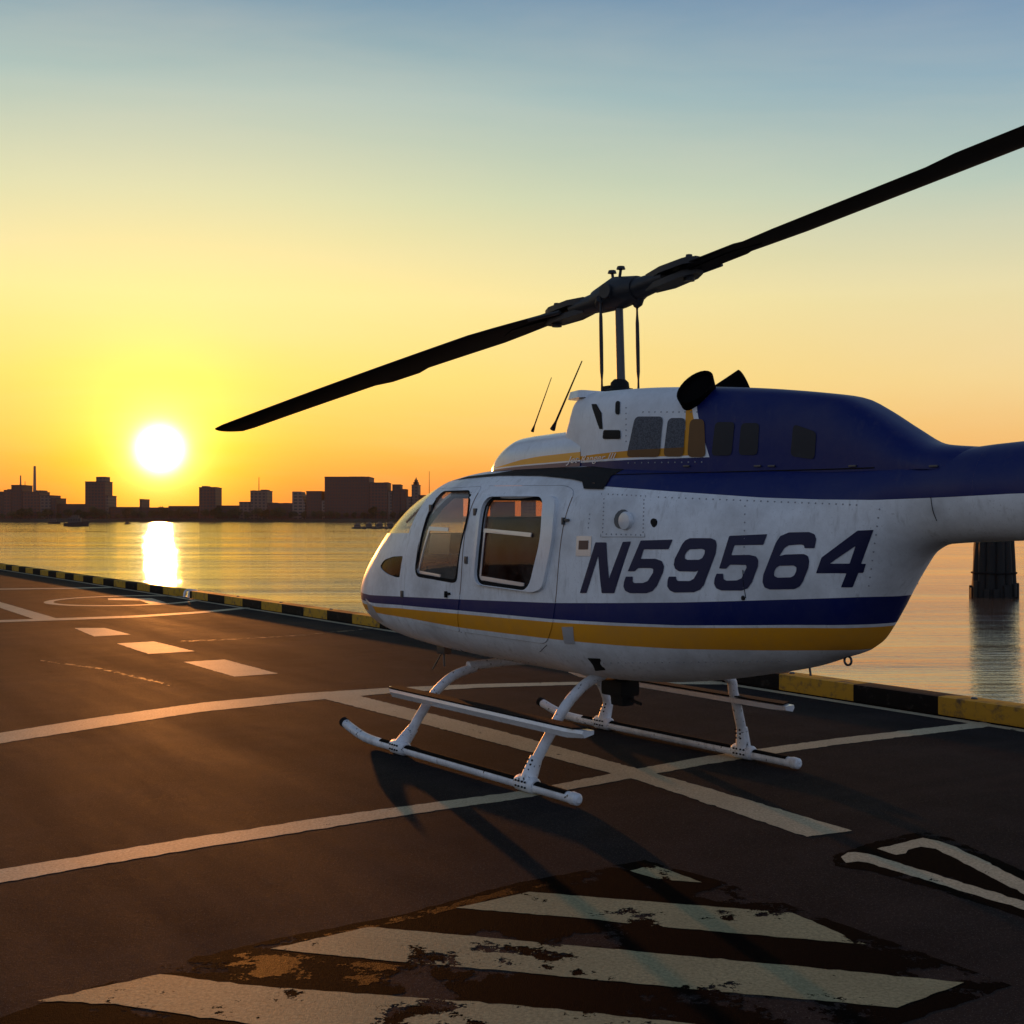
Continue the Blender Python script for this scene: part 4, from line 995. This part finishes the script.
# --- far shore
D = 1350.0; U = D/F_PX
def bx(px): return (px-CX)*U
def bz(py): return CAM_H-(py-HY)*U
t = NT('shore_ground'); t.base(t.mix(t.noise(.02, 5), (.03,.035,.02), (.06,.05,.04)), .9); 
bm = bmesh.new()
xs = [bx(x) for x in range(-2400, 3400, 50)]
f_ = [(x, D+random.uniform(-6, 6)) for x in xs]
prev = None
for x, y in f_:
    cur = [bm.verts.new((x, y, WATER_Z-.3)), bm.verts.new((x, y+2, .4)), bm.verts.new((x, y+60, 2+random.uniform(0,1))), bm.verts.new((x, y+1600, 6))]
    if prev:
        for k in range(3): bm.faces.new((prev[k], cur[k], cur[k+1], prev[k+1]))
    prev = cur
tag(obj('far_shore', bm, t.m, smooth=0), kind='structure')
def facade(name, wall, glass=(.03,.03,.035), fx=3.4, fz=3.3, fill=.55):
    t = NT(name); tex = t.tc.outputs['Object']; X, Y_, Z = t.xyz(tex)
    def stripe(c, per, w): return t.math('LESS_THAN', t.math('FRACT', t.math('ADD', t.math('DIVIDE', c, per), 50.0)), w)
    win = t.math('MULTIPLY', stripe(t.math('ADD', X, Y_), fx, fill), stripe(Z, fz, .5))
    nz = t.mix(t.noise(.3, 4), tuple(v*.8 for v in wall), wall)
    t.base(t.mix(win, nz, glass), .7); return t.m
FM = [facade('brick_facade', (.10,.045,.03)), facade('concrete_facade', (.12,.09,.07), fx=4.2), facade('dark_brick_facade', (.07,.035,.025), fx=3.0, fz=3.6), facade('pale_facade', (.17,.13,.10), fx=5, fill=.7)]
M['roofing'] = simple('dark_roofing', (.05,.045,.045), .9)
M['stack'] = simple('smokestack', (.22,.16,.13), .85)
def building(x0, x1, ytop, label, mat=0, dist=0, depth=30, crown=(), masts=(), slope=None, cat='building', group=None, step=None):
    """pixel-wide block on the far shore; all offsets in metres"""
    w = (x1-x0)*U*(1+dist/D); k = (1+dist/D); zt = CAM_H-(ytop-HY)*U*k; xc = ((x0+x1)/2-CX)*U*k; e = empty('waterfront_building', (xc, D+8+dist, 0)); tag(e, label, cat, group)
    zg = -.2+dist*.003
    bm = bmesh.new()
    if slope is None: box(bm, (0, depth/2, (zt+zg)/2), (w, depth, zt-zg))
    else:
        prism(bm, [(-w/2, zg), (w/2, zg), (w/2, zg+(zt-zg)*slope[1]), (-w/2+w*slope[0], zt), (-w/2, zt)], lambda p: (p[0], 0, p[1]), lambda p: (p[0], depth, p[1]))
    obj('wall', bm, FM[mat], e, 0)
    if slope is None:
        bm = bmesh.new(); box(bm, (0, depth/2, zt+.35), (w+.5, depth+.5, .7)); obj('roof', bm, M['roofing'], e, 0)
    for c in crown:                            # (x0, x1, ytop) boxes on the roof
        cw = (c[1]-c[0])*U*k; cz = CAM_H-(c[2]-HY)*U*k; cxx = ((c[0]+c[1])/2-CX)*U*k-xc
        bm = bmesh.new(); base_z = zt+.5 if slope is None else zg
        dd = depth*.6; box(bm, (cxx, depth*.5, (cz+base_z)/2), (cw, dd, cz-base_z)); obj('roof_block', bm, FM[(mat+1)%4], e, 0)
    for (mx_, mtop, mw) in masts:
        mz = CAM_H-(mtop-HY)*U*k; mxx = (mx_-CX)*U*k-xc
        bm = bmesh.new(); tube(bm, [(mxx, depth*.4, zt-.5), (mxx, depth*.4, mz)], [mw, mw*.7], 12); obj('smokestack' if mw > .8 else 'mast', bm, M['stack'] if mw > .8 else M['black'], e, 40)
    return e
building(-22, 0.5, 492, 'low flat industrial block cut off by the left frame edge on the far shore', 2)
building(0.8, 7.9, 490.3, 'narrow stepped works building left of the small chimney block', 0, crown=[(2,6,488.8)])
building(8.3, 19, 485.3, 'squarish power plant block carrying the short thin chimney', 2, masts=[(13.3,474.8,.9),(17.8,480.5,.35)])
building(19.4, 36.8, 492.2, 'power plant hall with the tallest smokestack on the left shore', 0, crown=[(30.8,36.6,490)], masts=[(27.6,465.3,1.7)])
building(37.2, 48, 495.7, 'flat works hall just right of the tall smokestack', 1)
building(48.4, 53.6, 498.6, 'smallest works annex at the right end of the power plant', 2)
building(82.6, 102.5, 481.8, 'reddish residential tower with a raised roof block, left of the sun', 0, crown=[(92,101.5,476.3)], depth=26)
building(103, 105.4, 496, 'thin annex at the right foot of the tower left of the sun', 1)
building(197.2, 213.6, 487.6, 'solitary slab tower with a notched roof, right of the sun', 0, crown=[(198.5,203.5,485.6),(207,212.5,486.6)])
building(237.6, 248.2, 502.3, 'low wing left of the building with the tall mast', 1)
building(248.8, 265.7, 491, 'boxy building with a tall thin mast on its roof', 1, crown=[(249.5,252,490),(258,264,489.3)], masts=[(255.2,476.6,.45)])
building(266.2, 290.6, 503.6, 'long low hall between the mast building and the sloped one', 2, crown=[(270,273,502.4),(281,286,502.7)])
building(290.9, 304, 491.3, 'pale building whose right side slopes down', 3, slope=(.62,.55))
building(305, 320.4, 491.5, 'dark block with a flat overhanging roof, left of the biggest slab', 2, crown=[(307,317,490.7)])
building(320.7, 323.2, 500.5, 'sliver of a building squeezed against the biggest slab', 3)
building(323.5, 368.2, 477, 'biggest broad dark slab on the far shore skyline', 2, crown=[(347,363,475.9)], depth=50)
building(368.5, 386.8, 482.9, 'second broad block touching the right side of the biggest slab', 0, crown=[(382.5,386.5,481.8)], depth=40)
building(387.2, 391.2, 491.2, 'narrow low link between the broad block and the stepped block', 1)
building(391.6, 399.6, 484.8, 'stepped dark block, tall left half, near the pointed tower', 2)
building(400, 405.2, 489.5, 'lower right half of the stepped block, left of the pointed tower', 2)
building(405.6, 410.3, 497, 'low dark roof at the left foot of the pointed tower', 1)
tw = building(411, 418, 485, 'slim stepped tower with a pointed cap above the marina', 1, crown=[(412.3,416.8,481.5),(413.4,415.8,479.2)])
bm = bmesh.new(); zc_ = bz(479.2); lathe(bm, [(1.1,0),(.6,1.4),(.05,3.2)], (0, 15, zc_), 10); obj('spire', bm, M['roofing'], tw)
building(418.6, 440, 495.5, 'dark low-rise seen just ahead of the windshield', 2, masts=[(428,470.5,.35)])
for i, (x0, x1, yt_) in enumerate([(441,462,499),(470,486,492),(490,515,502),(521,536,488),(548,580,500),(596,612,494),(620,660,503),(668,684,490),(700,742,501),(752,770,494)]):
    building(x0, x1, yt_, ['brick low-rise behind the windshield','plain tower seen through the front door glass','wide low hall behind the front door','slim tower seen behind the rear door','broad low block behind the fuselage','short tower behind the registration','long shed behind the registration','slim tower behind the engine cowl','long shed behind the tail end of the fuselage','short tower behind the tail boom'][i], i%4)
low = [(54,83,504.5,'long low shed between the power plant and the tower left of the sun'),(105.8,137,507.5,'low warehouse directly under the sun'),(137.4,139.4,499.5,'thin spire rising from the warehouses under the sun'),(139.8,166,508,'low warehouse right of the thin spire'),(166.5,196.6,506.5,'low warehouse left of the slab tower with the notched roof'),(214,237,506,'low warehouse right of the slab tower with the notched roof')]
for x0, x1, yt_, lb in low: building(x0, x1, yt_, lb, 2, dist=6)
# tree clumps
def leaf_mesh(seed, r, h, n):
    rnd = random.Random(seed); bm = bmesh.new()
    lobes = [(Vector((rnd.uniform(-.5,.5)*r, rnd.uniform(-.4,.4)*r, h*.35+rnd.uniform(0,.55)*h)), rnd.uniform(.35,.62)*r) for _ in range(7)]
    for _ in range(n):
        c, rr = rnd.choice(lobes); d = Vector((rnd.gauss(0,1), rnd.gauss(0,1), rnd.gauss(0,1))).normalized()*rr*rnd.uniform(.5,1.05); p = c+d
        s = rnd.uniform(.25,.6); u = Vector((rnd.gauss(0,1), rnd.gauss(0,1), rnd.gauss(0,1))).normalized(); v = u.orthogonal().normalized()
        q = [p+u*s, p+v*s*.7, p-u*s, p-v*s*.7]; bm.faces.new([bm.verts.new(a) for a in q])
    return bm
M['leaf'] = simple('tree_foliage', (.045,.055,.02), .8, var=.5, scale=.3)
M['bark'] = simple('tree_bark', (.05,.035,.025), .9)
protos = []
def tree(px, yt_, seed, lab, d=-2):
    hgt = CAM_H-(yt_-HY)*U; e = empty('shore_tree', (bx(px), D+d+3, 0)); tag(e, lab, 'tree', 'trees along the far shore')
    if len(protos) < 4:
        m1 = leaf_mesh(seed, 5.2, 10, 1100); cr = obj('crown', m1, M['leaf'], e, 0, recalc=False)
        bm = bmesh.new(); tube(bm, [(0,0,-.5),(.1,.1,3),(.3,0,6.5)], [.4,.3,.12], 8); tube(bm, [(.1,.1,3),(1.6,.3,5.5)], [.2,.08], 6); tube(bm, [(.1,.1,2.6),(-1.7,-.2,5.2)], [.2,.08], 6); tk = obj('trunk', bm, M['bark'], e)
        protos.append((cr.data, tk.data))
    else:
        a, b = protos[seed % 4]; cr = bpy.data.objects.new('crown', a); tk = bpy.data.objects.new('trunk', b)
        for o in (cr, tk): COL.objects.link(o); o.parent = e
    s = hgt/10.5; e.scale = (s*random.uniform(1.0,1.35), s, s); e.rotation_euler = (0, 0, random.uniform(-.3,.3)+(math.pi if random.random() < .5 else 0)); return e
tx = -8; i = 0
while tx < 452:
    if not (430 < tx < 470):
        tree(tx, random.uniform(507, 513.5), i, 'bushy dark tree standing in the row along the far waterline')
    tx += random.uniform(6.5, 11.5); i += 1

# --- boats
M['hull'] = simple('boat_hull', (.07,.055,.045), .7); M['hulld'] = simple('dark_hull', (.03,.022,.02), .7); M['cabinw'] = simple('boat_cabin', (.13,.10,.08), .7)
def boat(px, py, L, H, label, sail=False, dark=False, group=None, rz=0.0, deckh=None):
    d = 3.73*F_PX/(py-HY); e = empty('moored_boat' if group else 'harbour_boat', ((px-CX)/F_PX*d, d, WATER_Z), rz); tag(e, label, 'boat', group)
    hh = deckh or L*.11; bm = bmesh.new(); rings = []
    for i in range(9):
        f_ = i/8; x_ = (f_-.5)*L; w = L*.15*math.sin(math.pi*min(1, (1-f_)*.75+.25))*(1 if f_ < .95 else .3); sh = hh*(1+.5*f_*f_)
        rings.append([bm.verts.new(v) for v in ((x_, -w, sh), (x_, -w*.75, -.25), (x_, w*.75, -.25), (x_, w, sh))])
    for i in range(8):
        for k in range(4): bm.faces.new((rings[i][k], rings[i][(k+1)%4], rings[i+1][(k+1)%4], rings[i+1][k]))
    bm.faces.new(rings[0]); bm.faces.new(rings[-1]); obj('hull', bm, M['hulld'] if dark else M['hull'], e, 30)
    bm = bmesh.new(); ch = H*.5 if not sail else L*.10; box(bm, (-L*.05, 0, hh+ch/2), (L*.5, L*.2, ch), bev=.08)
    if not sail: box(bm, (-L*.02, 0, hh+ch+H*.12), (L*.26, L*.16, H*.25), bev=.06)
    c = obj('wheelhouse', bm, M['cabinw'] if not dark else M['hull'], e, 30)
    bm = bmesh.new()
    for k in range(5): box(bm, (-L*.25+L*.1*k, -L*.1-.01, hh+ch*.6), (L*.06, .03, ch*.35))
    obj('window', bm, M['panel'], e, 0)
    bm = bmesh.new(); mh = H; tube(bm, [(L*.05, 0, hh), (L*.05, 0, mh)], .07 if not sail else .09, 8)
    if sail: tube(bm, [(L*.05,0,hh+L*.12),(-L*.35,0,hh+L*.13)], .10, 8)
    obj('mast', bm, M['hulld'], e); return e
boat(76, 526.2, 11.5, 4.6, 'larger dark harbour boat with a long wheelhouse below the tower left of the sun', dark=True, deckh=1.5)
boat(54, 523.6, 8.5, 3.5, 'smaller boat astern of the dark harbour boat, further left', dark=True)
boat(127.5, 524.3, 4.2, 1.8, 'tiny open boat on the water just left of the sun glitter', dark=True)
mb_ = [(358,528.6,4.6,2.0,0,.1),(364,528.9,3.2,5.0,1,1.2),(369.5,528.3,4.4,2.4,0,-.2),(375,529,3.4,6.0,1,1.0),(380,528.6,4.6,2.6,0,.3),(386,529,3.8,6.6,1,1.4),(391,528.4,4.8,2.6,0,.0),(397,528.8,4.0,5.2,1,1.1),(404,528.5,5.0,2.6,0,.2)]
labs = ['leftmost low motorboat of the small marina','small sailboat second from the left in the marina','motorboat third from the left in the marina','sailboat fourth from the left in the marina, with a tall mast','motorboat in the middle of the marina beside the tall mast','sailboat with the tallest mast in the marina','motorboat sixth from the nose of the helicopter in the marina','sailboat near the right end of the marina','motorboat at the right end of the marina by the windshield']
labs[6] = 'motorboat just right of the tallest marina mast'
for (x_, y_, L_, H_, sl, rz), lb in zip(mb_, labs): boat(x_, y_, L_, H_, lb, sail=bool(sl), group='boats in the small marina', rz=rz)
d = 3.73*F_PX/(528-HY); dk = empty('marina_dock', ((380-CX)/F_PX*d, d, WATER_Z)); tag(dk, 'floating timber dock the small marina boats lie against', 'dock')
bm = bmesh.new(); box(bm, (0,0,.35), (19,1.6,.3)); obj('dock_deck', bm, M['timber'], dk)
for i in range(6):
    bm = bmesh.new(); tube(bm, [(-9+i*3.6,.9,-1),(-9+i*3.6,.9,2.0+.3*(i%2))], .14, 8); obj('dock_pile', bm, M['timber'], dk)

# ================================================================== LIGHT
SUN_AZ = math.atan2(160-CX, F_PX)               # from +Y towards +X
SUN_EL = math.atan2((HY-449)*math.cos(SUN_AZ), F_PX)
sd = Vector((math.sin(SUN_AZ)*math.cos(SUN_EL), math.cos(SUN_AZ)*math.cos(SUN_EL), math.sin(SUN_EL)))
sun = bpy.data.lights.new('sun', 'SUN'); sun.energy = 2.8; sun.angle = math.radians(.6); sun.color = (1, .34, .07)
so = bpy.data.objects.new('sun', sun); COL.objects.link(so); so.rotation_euler = sd.to_track_quat('Z', 'Y').to_euler(); so.location = (-5, 20, 12)

w = bpy.data.worlds.new('World'); S.world = w; w.use_nodes = True
class WT(NT):
    def __init__(self):
        self.t = w.node_tree; self.n = self.t.nodes; self.l = self.t.links; self.tc = self.n.new('ShaderNodeTexCoord')
t = WT(); bg = t.n['Background']
D3 = t.tc.outputs['Generated']
nv = t.node('ShaderNodeVectorMath', operation='NORMALIZE'); t.l.new(D3, nv.inputs[0]); D3 = nv.outputs[0]
sx, sy, sz = t.xyz(D3)
dot = t.node('ShaderNodeVectorMath', operation='DOT_PRODUCT'); t.l.new(D3, dot.inputs[0]); dot.inputs[1].default_value = sd; cs = dot.outputs['Value']
hl = t.math('SQRT', t.math('MAXIMUM', t.math('SUBTRACT', 1.0, t.math('MULTIPLY', sz, sz)), 1e-5))
ha = t.math('DIVIDE', t.math('ADD', t.math('MULTIPLY', sx, math.sin(SUN_AZ)), t.math('MULTIPLY', sy, math.cos(SUN_AZ))), hl)   # cos of azimuth distance
def L(*c): return lin(c)
e_ = lambda y: math.sin(math.atan((HY-y)/F_PX))
P_ = t.math('MULTIPLY', t.math('MAXIMUM', sz, 0.0), 1.0)
rs = lambda st: t.ramp(P_, st)
sunside = rs([(0, L(236,96,14)), (e_(490), L(244,132,28)), (e_(440), L(252,188,62)), (e_(380), L(253,218,104)), (e_(300), L(250,231,152)), (e_(200), L(212,218,176)), (e_(100), L(162,191,186)), (e_(0), L(110,150,174)), (.6, L(68,104,134)), (1.0, L(46,70,104))])
side = rs([(0, L(236,150,78)), (e_(450), L(241,186,112)), (e_(390), L(240,208,146)), (e_(300), L(226,216,172)), (e_(200), L(176,196,188)), (e_(100), L(128,162,186)), (e_(0), L(90,130,174)), (.6, L(62,94,134)), (1.0, L(44,68,104))])
back = rs([(0, L(146,146,162)), (.1, L(160,166,184)), (.25, L(158,174,200)), (.5, L(116,144,182)), (1.0, L(56,84,120))])
f1 = t.ramp(ha, [(math.cos(math.radians(44)), 0.0), (math.cos(math.radians(30)), .35), (math.cos(math.radians(17)), .75), (math.cos(math.radians(4)), 1.0)])
f2 = t.ramp(t.math('ADD', t.math('MULTIPLY', ha, .5), .5), [(.25, 0.0), (.88, 1.0)])
c = t.mix(f2, back, side); c = t.mix(f1, c, sunside)
# thin uneven high haze
cl_ = t.noise(1.6, 7, .6, coord=D3, sc=(1, 1, 6), dist=.4); c = t.mix(t.math('MULTIPLY', t.ramp(cl_, [(.38, 0.0), (.72, 1.0)]), .16), c, L(246,226,196))
sky = t.node('ShaderNodeTexSky'); sky.sky_type = 'NISHITA'; sky.sun_disc = False; sky.sun_elevation = SUN_EL; sky.sun_rotation = SUN_AZ; sky.air_density = 1.2; sky.dust_density = 2.0
nish = t.mix(1.0, sky.outputs[0], (.006,.006,.006), 'MULTIPLY')
c = t.mix(1.0, c, nish, 'ADD')
ang2 = t.math('MULTIPLY', t.math('SUBTRACT', 1.0, cs), 2.0)      # ~ squared angle
def glow(sig_deg, rgb):
    s = math.radians(sig_deg)**2; g = t.math('EXPONENT', t.math('MULTIPLY', ang2, -.5/s))
    return t.mix(1.0, t.mix(g, (0,0,0), rgb), (1,1,1), 'MULTIPLY')
for sg, rgb in ((9.0, (.15,.06,.0)), (2.6, (.55,.48,.0)), (1.1, (.9,.9,.4))): c = t.mix(1.0, c, glow(sg, rgb), 'ADD')
c = t.mix(1.0, c, glow(.46, (15,13,8)), 'ADD')
t.l.new(c, bg.inputs[0]); bg.inputs[1].default_value = 1.0

# --- evening haze over the harbour
hz = bpy.data.materials.new('haze_air'); hz.use_nodes = True; hn = hz.node_tree; hn.nodes.clear()
ho = hn.nodes.new('ShaderNodeOutputMaterial'); hv = hn.nodes.new('ShaderNodeVolumePrincipled'); hv.inputs['Color'].default_value = (.95,.74,.58,1); hv.inputs['Density'].default_value = .000022; hv.inputs['Anisotropy'].default_value = .35
hn.links.new(hv.outputs[0], ho.inputs['Volume'])
bm = bmesh.new(); box(bm, (0, 0, 28), (8060, 8060, 66)); hb = obj('haze', bm, hz, None, 0); tag(hb, kind='stuff')

# ================================================================== CAMERA
cam = bpy.data.cameras.new('camera'); co_ = bpy.data.objects.new('camera', cam); COL.objects.link(co_); S.camera = co_
co_.location = (0, 0, CAM_H); co_.rotation_euler = (math.pi/2, 0, 0)
cam.sensor_width = 36; cam.lens = 36*F_PX/1024; cam.shift_y = (HY-512)/1024; cam.clip_end = 30000; cam.clip_start = .05
S.view_settings.view_transform = 'Standard'; S.view_settings.look = 'None'; S.view_settings.exposure = 0; S.view_settings.gamma = 1
S.cycles.max_bounces = 8; S.cycles.transparent_max_bounces = 16
